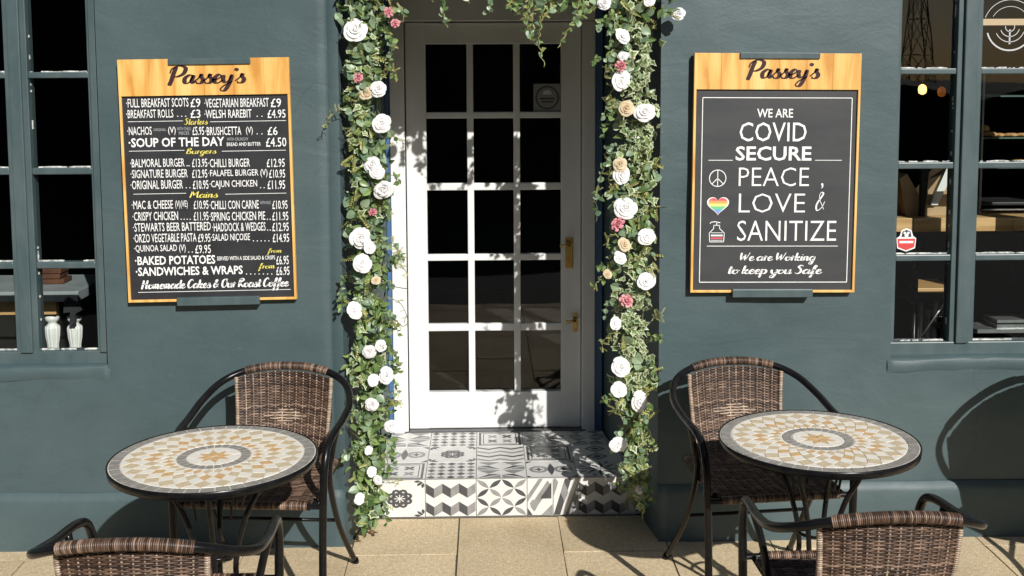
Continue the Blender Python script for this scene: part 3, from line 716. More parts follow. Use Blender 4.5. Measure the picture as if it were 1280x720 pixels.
rowsT = [
 (123, 134, [("·FULL BREAKFAST SCOTS", 157, 235), ("£9", 237.5, 250), ("·VEGETARIAN BREAKFAST", 255, 335.5), ("£9", 338, 351)]),
 (137, 147.5, [("·BREAKFAST ROLLS", 157, 216), ("£3", 237.5, 250), ("·WELSH RAREBIT", 255, 314), ("£4.95", 334, 356.5)]),
 (158.5, 169, [("·NACHOS", 158.5, 189), ("(V)", 209.5, 219), ("£5.95", 240, 254.5), ("·BRUSHCETTA", 256, 301), ("(V)", 307, 315.5), ("£6", 334, 346.5)]),
 (172, 183.5, [("·SOUP OF THE DAY", 160, 280), ("£4.50", 332, 357.5)]),
 (198.5, 209, [("·BALMORAL BURGER", 162, 230), ("£13.95", 239.5, 258.5), ("·CHILLI BURGER", 260, 312), ("£12.95", 333, 355.5)]),
 (212, 222.5, [("·SIGNATURE BURGER", 162.5, 234), ("£12.95", 239.5, 258.5), ("·FALAFEL BURGER (V)", 260, 334), ("£10.95", 336, 356)]),
 (225.5, 236.5, [("·ORIGINAL BURGER", 162.5, 228), ("£10.95", 240.5, 260), ("·CAJUN CHICKEN", 261.5, 321), ("£11.95", 334, 356)]),
 (250.8, 261.5, [("·MAC & CHEESE", 164, 215.5), ("(V)(VE)", 218.5, 234), ("£10.95", 241.5, 260), ("·CHILLI CON CARNE", 261.5, 323), ("£10.95", 340, 359)]),
 (265, 275.8, [("·CRISPY CHICKEN", 165, 222), ("£11.95", 241.5, 260), ("·SPRING CHICKEN PIE", 261.5, 331), ("£11.95", 340, 360)]),
 (278.5, 289.2, [("·STEWARTS BEER BATTERED", 165.5, 263), ("·HADDOCK & WEDGES", 265, 331.5), ("£12.95", 340, 360.5)]),
 (292.3, 303, [("·ORZO VEGETABLE PASTA", 166, 245), ("£9.95", 247, 262.5), ("·SALAD NIÇOISE", 263.5, 312), ("£14.95", 340.5, 361)]),
 (306.3, 317, [("·QUINOA SALAD (V)", 167, 231.5), ("£9.95", 243.5, 263)]),
 (320, 331, [("·BAKED POTATOES", 168, 268.5), ("£6.95", 345, 360.5)]),
 (333.5, 344.3, [("·SANDWICHES & WRAPS", 169, 303), ("£6.95", 345, 361.5)]),
]
for a, b, items in rowsT:
    for s_, x0_, x1_ in items:
        big = s_[1:5] in ('SOUP', 'BAKE', 'SAND')
        T(s_, x0_, x1_, a, b, wt=.02 if big else .004)
for s_, x0_, x1_, a, b in [("ORIGINAL", 191, 207, 160.5, 164), ("WITH CHILLI", 220.5, 238, 159, 163), ("PIECES", 223, 236, 164.5, 168.5), ("WITH CRUNCHY", 283, 310, 172, 176), ("BREAD AND BUTTER", 283, 325.5, 178, 182.5), ("WITH RICE", 324.5, 338, 251.5, 255.5), ("SERVED WITH A SIDE SALAD & CRISPS", 270.7, 343.5, 320.3, 325.3)]:
    T(s_, x0_, x1_, a, b, m=CHALKG if b-a < 4.3 else CHALK, wt=.01)
for x0_, x1_, yy, n in [(219, 234, 146, 3), (318, 330, 146, 2), (318, 330, 168, 2), (232, 237, 208, 2), (230, 239, 235.5, 2), (323, 332, 235.5, 2), (224, 239, 275, 4), (332, 339, 275, 2), (332.5, 339, 288.5, 2), (314, 338, 302, 5), (233, 242, 316, 2), (305, 342, 343.5, 7)]:
    for k in range(n):
        p = loc(x0_+(x1_-x0_)*(k+.5)/n, yy); nbox('leader_dot', mb, CHALK, p[0]-.0018, p[0]+.0018, -.0272, -.026, p[1], p[1]+.0035)
for s_, x0_, x1_, a, b in [("Starters", 229.5, 259, 147.5, 156), ("Burgers", 232, 270, 185, 195.5), ("Mains", 236, 272, 239, 247.5), ("from", 333.5, 352, 310.5, 318.5), ("from", 322, 343.5, 329, 339)]:
    T(s_, x0_, x1_, a, b, m=CHALKY, kind='script', lw=.24)
for a, b, yy in ((159, 228, 152.3), (262, 357, 152.3), (160.5, 230, 189.2), (276.7, 357, 189.2), (166, 232, 243), (281, 357.5, 243), (172, 363, 366)): rule(mb, loc, a, b, yy, .0009)
T("Homemade Cakes & Our Roast Coffee", 175.5, 361, 348.5, 365, kind='script', lw=.36)

cb, loc2, w2, h2, hb2 = board('covid_notice_board', [(867, 67), (1076.5, 66), (1066.5, 366.5), (862, 365)], (966, 112), 'grey chalkboard notice with rainbow heart and large PEACE LOVE SANITIZE lettering', SLATE2, 0)
text(cb, loc2, "Passey's", 932.5, 1025.5, 74, 109, INK, 'script', y=-.0352, lw=.38)
clip(cb, (loc2(925, 66)[0], h2-.002), (loc2(1025, 66)[0], 0), True); clip(cb, (loc2(915, 365)[0], -.002), (loc2(1015, 365)[0], 0), False)
T2 = lambda s, a, b, c, d, **k: text(cb, loc2, s, a, b, c, d, **k)
for s_, a, b, c, d, wt in [("WE ARE", 947, 992, 136, 147, .012), ("COVID", 925, 1009, 153, 177, .0), ("SECURE", 920, 1015, 183, 201, .018), ("PEACE", 924, 1012, 209.5, 233, -.012), (",", 1027, 1030, 229, 236, 0), ("LOVE", 924, 1007, 242, 266, -.012), ("SANITIZE", 922, 1046, 276, 301.5, -.008)]:
    T2(s_, a, b, c, d, wt=wt)
T2("&", 1020, 1032, 240, 264, kind='script', lw=.16)
T2("We are Working", 925.5, 1020, 316, 331, kind='script', lw=.3); T2("to keep you Safe", 910.5, 1028.5, 331.5, 348, kind='script', lw=.3)
rule(cb, loc2, 886, 916.5, 200.5); rule(cb, loc2, 1019.5, 1053, 200.5); rule(cb, loc2, 884, 1048, 308)
a, b = loc2(879, 122), loc2(1059, 353); t_ = .0014
for q in ((a[0], b[0], b[1]-t_, b[1]+t_), (a[0], b[0], a[1]-t_, a[1]+t_), (a[0]-t_, a[0]+t_, b[1]+t_, a[1]-t_), (b[0]-t_, b[0]+t_, b[1]+t_, a[1]-t_)):
    nbox('chalk_border', cb, CHALK, q[0], q[1], -.0272, -.026, q[2], q[3])
p = loc2(897.6, 223); bm = bmesh.new(); r_ = .032
disc(bm, p[0], p[1], r_-.003, r_, -.0272, 0, 36)
for ang in (90, 270, 225, 315):
    d = Vector((cos(R(ang)), 0, sin(R(ang)))); n_ = Vector((-d.z, 0, d.x))*.0014; o_ = Vector((p[0], -.0274, p[1]))
    bm.faces.new([bm.verts.new(v) for v in (o_+n_, o_-n_, o_+d*r_-n_, o_+d*r_+n_)])
obj('peace_symbol', bm, CHALK, cb)
p = loc2(898, 257); bm = bmesh.new(); n = 11; H = []
for k in range(64):
    t = 2*pi*k/64; H.append((16*sin(t)**3/16*.038, (13*cos(t)-5*cos(2*t)-2*cos(3*t)-cos(4*t))/16*.035+.002))
zt, zb_ = max(q[1] for q in H), min(q[1] for q in H); bands = 6
f = bm.faces.new([bm.verts.new((p[0]+x*1.08, -.0270, p[1]+z*1.08)) for x, z in H]); f.material_index = 0
def at_width(z):
    xs_ = []
    for (x0_, z0_), (x1_, z1_) in zip(H, H[1:]+H[:1]):
        if (z0_-z)*(z1_-z) <= 0 and abs(z0_-z1_) > 1e-9 and max(x0_, x1_) > 0: xs_.append(x0_+(x1_-x0_)*(z-z0_)/(z1_-z0_))
    return xs_
for i in range(bands):
    for j in range(6):
        za, zc = zb_+(zt-zb_)*(i+j/6)/bands, zb_+(zt-zb_)*(i+(j+1)/6)/bands
        A, B_ = at_width(za+1e-5), at_width(zc-1e-5)
        if not A or not B_: continue
        xa, xb = max(A), max(B_); ia = min(A) if len(A) > 1 else 0; ib = min(B_) if len(B_) > 1 else 0
        for s_ in (1, -1):
            q = [(p[0]+s_*ia*.94, za), (p[0]+s_*xa*.94, za), (p[0]+s_*xb*.94, zc), (p[0]+s_*ib*.94, zc)]
            try: bm.faces.new([bm.verts.new((x, -.0274, p[1]+z)) for x, z in q]).material_index = bands-i
            except Exception: pass
RB = [mat('heart_'+n_, c_, .8) for n_, c_ in (('red', (.62, .10, .12)), ('orange', (.75, .33, .12)), ('yellow', (.75, .65, .2)), ('green', (.15, .5, .22)), ('blue', (.14, .35, .62)), ('purple', (.38, .2, .5)))]
obj('rainbow_heart', bm, [CHALK]+RB, cb)
p = loc2(896.5, 290); bm = bmesh.new()
def line(bm, pts, w_, y_=-.0272, mi=0):
    pts = [Vector((p[0]+a_, y_, p[1]+b_)) for a_, b_ in pts]; n = len(pts)
    for i in range(n-1):
        t = (pts[i+1]-pts[i]).normalized(); nn = Vector((-t.z, 0, t.x))*w_/2
        bm.faces.new([bm.verts.new(v) for v in (pts[i]+nn, pts[i]-nn, pts[i+1]-nn, pts[i+1]+nn)]).material_index = mi
line(bm, [(-.026, -.038), (-.028, -.005), (-.012, .012), (-.012, .024), (.010, .024), (.010, .012), (.028, -.005), (.026, -.038), (-.026, -.038)], .0026)
line(bm, [(-.001, .024), (-.001, .038), (-.022, .036), (-.026, .030)], .003); line(bm, [(-.001, .036), (.012, .034)], .003)
line(bm, [(-.022, -.004), (.022, -.004)], .002); line(bm, [(-.022, -.014), (.022, -.014)], .006); line(bm, [(-.022, -.024), (.022, -.024)], .006, -.0273, 1); line(bm, [(-.022, -.032), (.022, -.032)], .002)
obj('sanitizer_bottle_drawing', bm, [CHALK, RB[0]], cb)

# ---------------------------------------------------------------- chairs
def weave(bm, surf, nrow, nst, amp=.0028, hgt=None, thick=.0022, mi=0, special=None, mispec=1):
    K = nst*3
    for j in range(nrow):
        v0 = (j-.22)/nrow; v1 = (j+1.22)/nrow; rings = []
        jig = random.uniform(-.15, .15)/nrow
        for k in range(K+1):
            u = k/K; ph = k/3*pi+j*pi
            sp = special and special(u, (v0+v1)/2, j)
            a = amp*cos(ph)*(1.0)
            pa, n_ = surf(u, v0+jig); pb, _ = surf(u, v1+jig); pm, _ = surf(u, (v0+v1)/2+jig)
            if sp: a = amp*2.2*abs(cos(ph/2+j*pi/4))
            rings.append([bm.verts.new(pa+n_*a), bm.verts.new(pm+n_*(a+thick)), bm.verts.new(pb+n_*a), bm.verts.new(pm+n_*(a-thick))])
        for i, (r0, r1) in enumerate(zip(rings, rings[1:])):
            sp = special and special((i+.5)/K, (v0+v1)/2, j)
            for q in range(4):
                f = bm.faces.new((r0[q], r0[(q+1) % 4], r1[(q+1) % 4], r1[q])); f.smooth = True; f.material_index = mispec if sp else mi
def coil(bm, path, r, pitch, seg=10, mi=0, wt=.9):
    P = [Vector(p) for p in path]; d = [0]
    for a, b in zip(P, P[1:]): d.append(d[-1]+(b-a).length)
    n = int(d[-1]/pitch)
    def pt(s):
        for i in range(len(P)-1):
            if d[i+1] >= s: t = (s-d[i])/(d[i+1]-d[i]); return P[i].lerp(P[i+1], t), (P[i+1]-P[i]).normalized()
        return P[-1], (P[-1]-P[-2]).normalized()
    for k in range(n):
        s = (k+.5)*pitch; p, t = pt(s); u = t.orthogonal().normalized(); v = t.cross(u); R3 = []
        t = (t+u*.06).normalized()
        for off, rad in ((-.48*pitch*wt, r-.0006), (0, r+.0018), (.48*pitch*wt, r-.0006)):
            R3.append([bm.verts.new(p+t*off+(u*cos(2*pi*q/seg)+v*sin(2*pi*q/seg))*rad) for q in range(seg)])
        for a, b in zip(R3, R3[1:]):
            for q in range(seg):
                f = bm.faces.new((a[q], a[(q+1) % seg], b[(q+1) % seg], b[q])); f.material_index = mi; f.smooth = True
TR = .0125
def chair_meshes():
    M = {}
    half = [(.238, -.235, .0), (.240, -.232, .25), (.246, -.225, .50), (.250, -.195, .60), (.256, -.13, .632), (.262, .0, .645), (.260, .12, .668), (.228, .215, .705), (.165, .262, .735), (.08, .282, .752), (0, .286, .756)]
    full = half+[(-x, y, z) for x, y, z in half[::-1][1:]]
    path = catmull(full, 6)
    bm = bmesh.new(); tube(bm, path, TR, 12); M['arm_frame'] = (bm, [BLACK])
    bm = bmesh.new(); cw = [p for p in path if abs(p.x) < .16 and p.y > .2]; coil(bm, cw, TR+.002, .0046, 10); M['rail_wrap'] = (bm, [WICK])
    # seat
    def seat(u, v):
        w_ = .20-.012*v; s = 2*u-1; y = -.225+.42*v
        z = .432-.014*sin(pi*v)*(1-s*s)-(.018*max(0, (.08-v)/.08)**2)
        return Vector((s*w_, y, z)), Vector((0, 0, 1))
    seat_ = lambda u, v: (seat(u, v)[0]-Vector((0, 0, .0005)), None)
    # backrest
    def top_z(x): return .742-.6*x*x
    def back(u, v):
        v = min(1, max(0, v))
        w_ = .168-.018*v; x = -w_+2*w_*u; s = 2*u-1
        z = .375+(top_z(x)-.375)*(1-v); y = .266-.035*s*s+.0-.085*max(0, v)**1.3+.010*sin(v*pi)
        return Vector((x, y, z)), Vector((.25*s, -1, -.18)).normalized()
    def spec(u, v, j): return abs(u-.5)*.55+abs(v-.44)*1.6 < .135 and (j % 2 == 0)
    bm = bmesh.new(); weave(bm, back, 74, 13, special=spec)
    M['backrest'] = (bm, [WICK, WICKL])
    for nm_, fn_ in (('backrest_liner', back), ('seat_liner', seat_)):  # solid sheets added inside the weave so no light leaks into its shadow
        bm = bmesh.new(); gg = [[bm.verts.new(fn_(.01+.98*i/12, j/10)[0]) for i in range(13)] for j in range(11)]
        for a, b in zip(gg, gg[1:]):
            for i in range(12): bm.faces.new((a[i], a[i+1], b[i+1], b[i])).smooth = True
        M[nm_] = (bm, [LINER])
    bm = bmesh.new()
    for k in range(14):
        u = k/13; tube(bm, [back(u, v/8)[0] for v in range(9)], .0030, 5)
    for u in (0, 1):
        edge = [back(u, v/10)[0]+Vector(((-.003 if u == 0 else .003), 0, 0)) for v in range(11)]
        coil(bm, edge, .0068, .006, 8)
    M['backrest_stake'] = (bm, [WICKL])
    bm = bmesh.new(); weave(bm, seat, 60, 13)
    M['seat'] = (bm, [WICK, WICKL])
    bm = bmesh.new()
    for k in range(14):
        u = k/13; tube(bm, [seat(u, v/6)[0] for v in range(7)], .003, 5)
    coil(bm, [(-.20, -.232, .428), (.20, -.232, .428)], .013, .0058, 10)
    for s in (-1, 1): coil(bm, [(s*.206, -.19, .43), (s*.192, .19, .43)], .011, .006, 8)
    M['seat_edge'] = (bm, [WICK])
    bm = bmesh.new()
    tube(bm, catmull([(-.243, -.232, .425), (-.2, -.232, .427), (.2, -.232, .427), (.243, -.232, .425)], 3), .0095, 8)
    for s in (-1, 1): tube(bm, [(s*.212, -.23, .424), (s*.198, .195, .424)], .009, 8)
    tube(bm, [(-.198, .195, .424), (.198, .195, .424)], .009, 8)
    for s in (-1, 1): tube(bm, catmull([back(.5+s*.5, v_)[0] for v_ in (.02, .3, .6, .9)]+[Vector((s*.19, .185, .42))], 4), .0045, 8)
    M['seat_frame'] = (bm, [BLACK])
    for s, nm in ((-1, 'leg'), (1, 'leg_')):
        bm = bmesh.new(); tube(bm, catmull([(s*.258, -.07, .637), (s*.236, -.05, .55), (s*.220, -.03, .44), (s*.218, .11, .22), (s*.236, .29, .0)], 6), .0105, 10)
        tube(bm, [(s*.236, .29, .0), (s*.2355, .277, .018)], .013, 10); M[nm] = (bm, [BLACK])
    bm = bmesh.new(); tube(bm, [(-.212, .095, .245), (.212, .095, .245)], .007, 8); M['stretcher'] = (bm, [BLACK])
    for s, nm in ((-1, 'foot_cap'), (1, 'foot_cap_')):
        bm = bmesh.new(); tube(bm, [(s*.238, -.235, .0), (s*.238, -.235, .025)], .0145, 10); M[nm] = (bm, [BLACK])
    return M
CM = None
def chair(loc_, rz_, label):
    global CM
    root = empty('wicker_chair', loc_, label, 'chair', rz_, 'wicker armchairs round the mosaic tables'); root.scale = (1, 1, .968)
    if CM is None:
        CM = []
        for n_, (bm, ms) in chair_meshes().items():
            n_ = n_.rstrip('_'); o = obj(n_, bm, ms, root); CM.append(o)
    else:
        for o in CM:
            c = o.copy(); C.objects.link(c); c.parent = root
    return root
chair((-.738, -.43, 0), R(-5), 'wicker armchair with its back to the wall, between menu board and left flowers')
chair((.925, -.43, 0), R(6), 'wicker armchair with its back to the wall, just right of the doorway')
chair((-.805, -1.42, 0), R(180), 'wicker armchair seen from behind at the bottom left, in front of its table')
chair((.966, -1.33, 0), R(180), 'wicker armchair seen from behind at the bottom right, in front of its table')
chair((2.25, -.42, 0), R(62), 'wicker armchair beyond the right edge, known by its shadow under the window')

# ---------------------------------------------------------------- mosaic tables
ST_W = mottled('white_marble_chip', [(.3, (.72, .68, .60)), (.7, (.82, .79, .72))], 60, .35)
ST_B = mottled('beige_travertine_chip', [(.3, (.52, .42, .27)), (.7, (.64, .54, .38))], 60, .35)
ST_O = mottled('ochre_sandstone_chip', [(.3, (.55, .34, .15)), (.7, (.66, .46, .24))], 60, .35)
ST_G = mottled('grey_slate_chip', [(.3, (.20, .19, .175)), (.7, (.33, .315, .285))], 50, .35)
MG = mottled('mosaic_grout', [(.3, (.55, .52, .46)), (.7, (.68, .65, .58))], 80, .9)
def ring_piece(r0, r1, a0, a1, g_=.0017, n=3):
    pts = []
    def gr(r): return g_/max(r, .02)
    for k in range(n+1):
        t = a0+gr(r1)+(a1-a0-2*gr(r1))*k/n; pts.append(((r1-g_)*cos(t), (r1-g_)*sin(t)))
    for k in range(n, -1, -1):
        t = a0+gr(r0)+(a1-a0-2*gr(r0))*k/n; pts.append(((r0+g_)*cos(t), (r0+g_)*sin(t)))
    return ccw(pts)
def shrink(pts, g_):
    c = (sum(p[0] for p in pts)/len(pts), sum(p[1] for p in pts)/len(pts)); out = []
    n = len(pts)
    for i in range(n):
        p = Vector(pts[i]); a = (p-Vector(pts[i-1])).normalized(); b = (Vector(pts[(i+1) % n])-p).normalized()
        m = (Vector((-a.y, a.x))+Vector((-b.y, b.x))); k = m.length
        m = m/k if k > 1e-6 else Vector((0, 0)); out.append(tuple(p+m*g_/max(.35, k/2)))
    return out
def mosaic():
    P = []
    TWOPI = 2*pi
    for k in range(44): P.append((ring_piece(.262, .2955, TWOPI*k/44, TWOPI*(k+1)/44), ST_G))
    for k in range(26): P.append((ring_piece(.078, .108, TWOPI*k/26, TWOPI*(k+1)/26), ST_G))
    N = 28; rad = [.110, .128, .150, .175, .203, .233, .2605]
    nodes = lambda j, i: (rad[j]*cos(TWOPI*(i+.5*(j % 2))/N), rad[j]*sin(TWOPI*(i+.5*(j % 2))/N))
    for j in range(1, len(rad)-1):
        for i in range(N):
            o_ = j % 2
            l_ = nodes(j, i); r_2 = nodes(j, i+1)
            up = nodes(j+1, i+o_) if True else 0; dn = nodes(j-1, i+o_)
            up = (rad[j+1]*cos(TWOPI*(i+.5*o_+.5)/N), rad[j+1]*sin(TWOPI*(i+.5*o_+.5)/N)); dn = (rad[j-1]*cos(TWOPI*(i+.5*o_+.5)/N), rad[j-1]*sin(TWOPI*(i+.5*o_+.5)/N))
            m = ST_W if j % 2 == 0 else (ST_B if (i*5+j*3) % 4 in (0, 3) else ST_O if j < 4 else (ST_B, ST_O)[(i//2+j) % 2])
            P.append((shrink(ccw([l_, dn, r_2, up]), .0012), m))
    for i in range(N):      # edge triangles in white
        a, b = TWOPI*i/N, TWOPI*(i+1)/N; m_ = (a+b)/2
        for (r_e, r_i, mm) in ((rad[0], rad[1], ST_W),):
            P.append((shrink(ccw([(r_e*cos(a), r_e*sin(a)), (r_e*cos(b), r_e*sin(b)), (r_i*cos(m_), r_i*sin(m_))]), .0009), mm))
        last = len(rad)-1; off = .5*((last-1) % 2)
        a, b, m_ = TWOPI*(i-.5+off+0)/N, TWOPI*(i+.5+off)/N, TWOPI*(i+off)/N
        P.append((shrink(ccw([(rad[-1]*cos(a), rad[-1]*sin(a)), (rad[-2]*cos(m_), rad[-2]*sin(m_)), (rad[-1]*cos(b), rad[-1]*sin(b)), (rad[-1]*1.003*cos(m_), rad[-1]*1.003*sin(m_))]), .0009), ST_W))
    for k in range(8):
        a = TWOPI*k/8+.2; s_ = TWOPI/16
        P.append((shrink(ccw([(0.002*cos(a), .002*sin(a)), (.03*cos(a-s_), .03*sin(a-s_)), (.056*cos(a), .056*sin(a)), (.03*cos(a+s_), .03*sin(a+s_))]), .0007), ST_O))
        b = a+s_
        P.append((shrink(ccw([(.03*cos(b), .03*sin(b)), (.056*cos(a), .056*sin(a))]+[(.077*cos(a+2*s_*q/4), .077*sin(a+2*s_*q/4)) for q in range(5)]+[(.056*cos(a+2*s_), .056*sin(a+2*s_))]), .0008), ST_W))
    return P
TZ = .652
def table(c, label, rz_, leg_rot):
    root = empty('mosaic_table', (c.x, c.y, 0), label, 'table', rz_, 'round mosaic bistro tables')
    if not TBL:
        bm = bmesh.new(); lathe(bm, [(.285, TZ-.024), (.2995, TZ-.023), (.301, TZ-.012), (.302, TZ-.001), (.2995, TZ+.0005), (.2975, TZ-.001), (.297, TZ-.004)], seg=72)
        TBL.append(obj('rim', bm, [BLACK], root))
        bm = bmesh.new(); lathe(bm, [(.2965, TZ-.02), (.2965, TZ-.0022)], seg=72); TBL.append(obj('grout_bed', bm, [MG], root))
        for pts, m in mosaic():
            bm = bmesh.new(); zprism(bm, pts, TZ-.006, TZ-.0007+random.uniform(-.0003, .0003), bottom=False)
            TBL.append(obj('mosaic_piece', bm, [m], root))
        for k in range(4):
            a = k*pi/2; bm = bmesh.new()
            f = lambda r_, z: (r_*cos(a), r_*sin(a), z)
            tube(bm, catmull([f(.150, TZ-.03), f(.135, .56), f(.09, .47), f(.060, .36), f(.06, .26), f(.12, .13), f(.215, .03), f(.235, .0)], 6), .0085, 8)
            TBL.append(obj('leg', bm, [BLACK], root))
            bm = bmesh.new(); b_ = a+pi/4
            g2 = lambda r_, z: (r_*cos(b_), r_*sin(b_), z)
            tube(bm, catmull([g2(.12, .53), g2(.15, .60), g2(.10, .57), g2(.08, .53), g2(.07, .48)], 5), .004, 6)
            TBL.append(obj('scroll', bm, [BLACK], root))
        for z_, r_ in ((.36, .06), (.26, .058)):
            bm = bmesh.new(); tube(bm, [(r_*cos(t*pi/12), r_*sin(t*pi/12), z_) for t in range(25)], .005, 6, cap=False); TBL.append(obj('ring_brace', bm, [BLACK], root))
        bm = bmesh.new(); tube(bm, [(-.22, 0, TZ-.034), (.22, 0, TZ-.034)], .008, 6); tube(bm, [(0, -.22, TZ-.034), (0, .22, TZ-.034)], .008, 6); TBL.append(obj('under_frame', bm, [BLACK], root))
        bm = bmesh.new(); tube(bm, [(.15*cos(t*pi/20), .15*sin(t*pi/20), .115) for t in range(41)], .005, 6, cap=False); TBL.append(obj('ring_brace', bm, [BLACK], root))
    else:
        for o in TBL:
            q = o.copy(); C.objects.link(q); q.parent = root
    return root
TBL = []
table(atZ(267.5, 570, TZ), 'round mosaic topped bistro table below the black menu board', .1, 0)
table(atZ(1022.5, 548, TZ), 'round mosaic topped bistro table below the grey chalkboard notice', .9, 0)

# ---------------------------------------------------------------- garlands
def leaf_mesh(kind):
    bm = bmesh.new()
    def outline(w_, n=7, tip=1.0, round_=False):
        L = []
        for k in range(n+1):
            t = k/n; ww_ = w_*(sin(pi*t**.8)**(.6 if round_ else .9)) ; L.append((ww_, t))
        return L
    if kind in ('ovate', 'round'):
        w_ = .30 if kind == 'ovate' else .47
        prof = outline(w_, 5, round_=kind == 'round'); mid = [bm.verts.new((0, t, -.10*t*t*1.2)) for _, t in prof]
        for s in (1, -1):
            side = [bm.verts.new((s*x, t, .10*abs(x)/w_-.13*t*t)) for x, t in prof[1:-1]]
            ch = [mid[0]]+side+[mid[-1]]
            for i in range(len(ch)-1):
                vs = [mid[i], mid[i+1], ch[i+1], ch[i]] if s > 0 else [mid[i], ch[i], ch[i+1], mid[i+1]]
                u = []
                for v in vs:
                    if v not in u: u.append(v)
                if len(u) > 2: bm.faces.new(u).smooth = True
        mats = [L_GREEN] if kind == 'ovate' else [L_SAGE]
    elif kind == 'ivy':
        out = [(0, 0), (.22, -.08), (.30, .14), (.52, .30), (.26, .48), (.0, 1.0)]
        pts = out+[(-x, y) for x, y in out[-2:0:-1]]
        c = bm.verts.new((0, .3, -.03)); O = [bm.verts.new((x, y, .05*abs(x)-.10*y*y)) for x, y in pts]; I = [bm.verts.new((x*.66, .3+(y-.3)*.70, .004+.05*abs(x)*.66-.10*y*y*.7)) for x, y in pts]
        n = len(pts)
        for i in range(n):
            bm.faces.new((c, I[i], I[(i+1) % n])).material_index = 0
            bm.faces.new((I[i], O[i], O[(i+1) % n], I[(i+1) % n])).material_index = 1
        mats = [L_GREEN, L_CREAM]
    elif kind == 'sprig':
        tube(bm, catmull([(0, 0, 0), (.1, .4, .05), (0, .8, 0), (.05, 1.2, -.1)], 3), .02, 4)
        for k in range(12):
            y = .15+k*.09; s = 1 if k % 2 else -1; a = [bm.verts.new(v) for v in ((0, y, 0), (s*.11, y+.02, .05), (s*.17, y+.12, .0), (s*.05, y+.12, -.03))]; bm.faces.new(a)
        mats = [L_LIME]
    me = bpy.data.meshes.new('leaf_'+kind); bm.to_mesh(me); bm.free()
    for m in mats: me.materials.append(m)
    return me
LM = {k: leaf_mesh(k) for k in ('ovate', 'round', 'ivy', 'sprig')}
def rose_mesh(m, layers=((2, .20, .36, 1.45), (3, .42, .34, 1.1), (3, .72, .22, 1.12), (5, 1.02, .02, .76)), seed=0):
    rnd = random.Random(seed); bm = bmesh.new()      # +z is the face of the flower, radius about 1
    for li, (n, r_, hz, hw) in enumerate(layers):
        for k in range(n):
            a = 2*pi*k/n+li*.9+rnd.uniform(-.15, .15); rj = r_*rnd.uniform(.92, 1.08); hj = hz+rnd.uniform(-.04, .04); G_ = []
            for iv in range(6):
                v = iv/5; row = []
                for iu in range(7):
                    u = iu/3-1
                    edge = 1-.22*abs(u)**2.6*v
                    rad_ = (.10+(rj-.10)*v**.75+(.07*max(0, v-.7)/.3))*(1-.10*abs(u)**3)+.05*u*v
                    h_ = -.25+(hj+.25)*min(1, v*1.15)**.8*edge-(.07*max(0, v-.8)/.2)
                    ang = a+u*hw*(.55+.50*sin(pi*min(.72, .25+.6*v)))
                    row.append(bm.verts.new((rad_*cos(ang), rad_*sin(ang), h_+.012*rnd.uniform(-1, 1))))
                G_.append(row)
            for p_, q_ in zip(G_, G_[1:]):
                for i in range(6): bm.faces.new((p_[i], p_[i+1], q_[i+1], q_[i])).smooth = True
    bmesh.ops.create_icosphere(bm, subdivisions=1, radius=.15, matrix=Matrix.Translation((0, 0, .20)))
    me = bpy.data.meshes.new('rose'); bm.to_mesh(me); bm.free(); me.materials.append(m); return me
ROSE = {'w': [rose_mesh(PETAL, seed=s) for s in range(3)], 'c': [rose_mesh(PETALC, seed=9)],
        'p': [rose_mesh(PETALP, layers=((3, .25, .5, 1.0), (5, .6, .35, .55), (7, 1.0, .1, .38)), seed=5)]}
def orient(tilt=.6, up=None):
    """matrix: local z to -y (towards the street) with random tilt, random roll"""
    q = Vector((random.gauss(0, tilt), -1, random.gauss(.15, tilt))).normalized().to_track_quat('Z', 'Y').to_matrix()
    return (q @ Matrix.Rotation(random.uniform(0, 2*pi), 3, 'Z')).to_4x4()
def join_leaves(items, root, name='foliage'):
    verts, faces, mi = [], [], []; mats = [L_GREEN, L_SAGE, L_CREAM, L_LIME]
    for k, M_ in items:
        me = LM[k]; b = len(verts)
        verts += [tuple(M_ @ v.co) for v in me.vertices]
        for p_ in me.polygons:
            faces.append([b+i for i in p_.vertices]); mi.append(mats.index(me.materials[p_.material_index]))
    me = bpy.data.meshes.new(name); me.from_pydata(verts, [], faces)
    for m in mats: me.materials.append(m)
    me.polygons.foreach_set('material_index', mi); me.update()
    o = link(name, me, root); o['kind'] = 'stuff'; return o
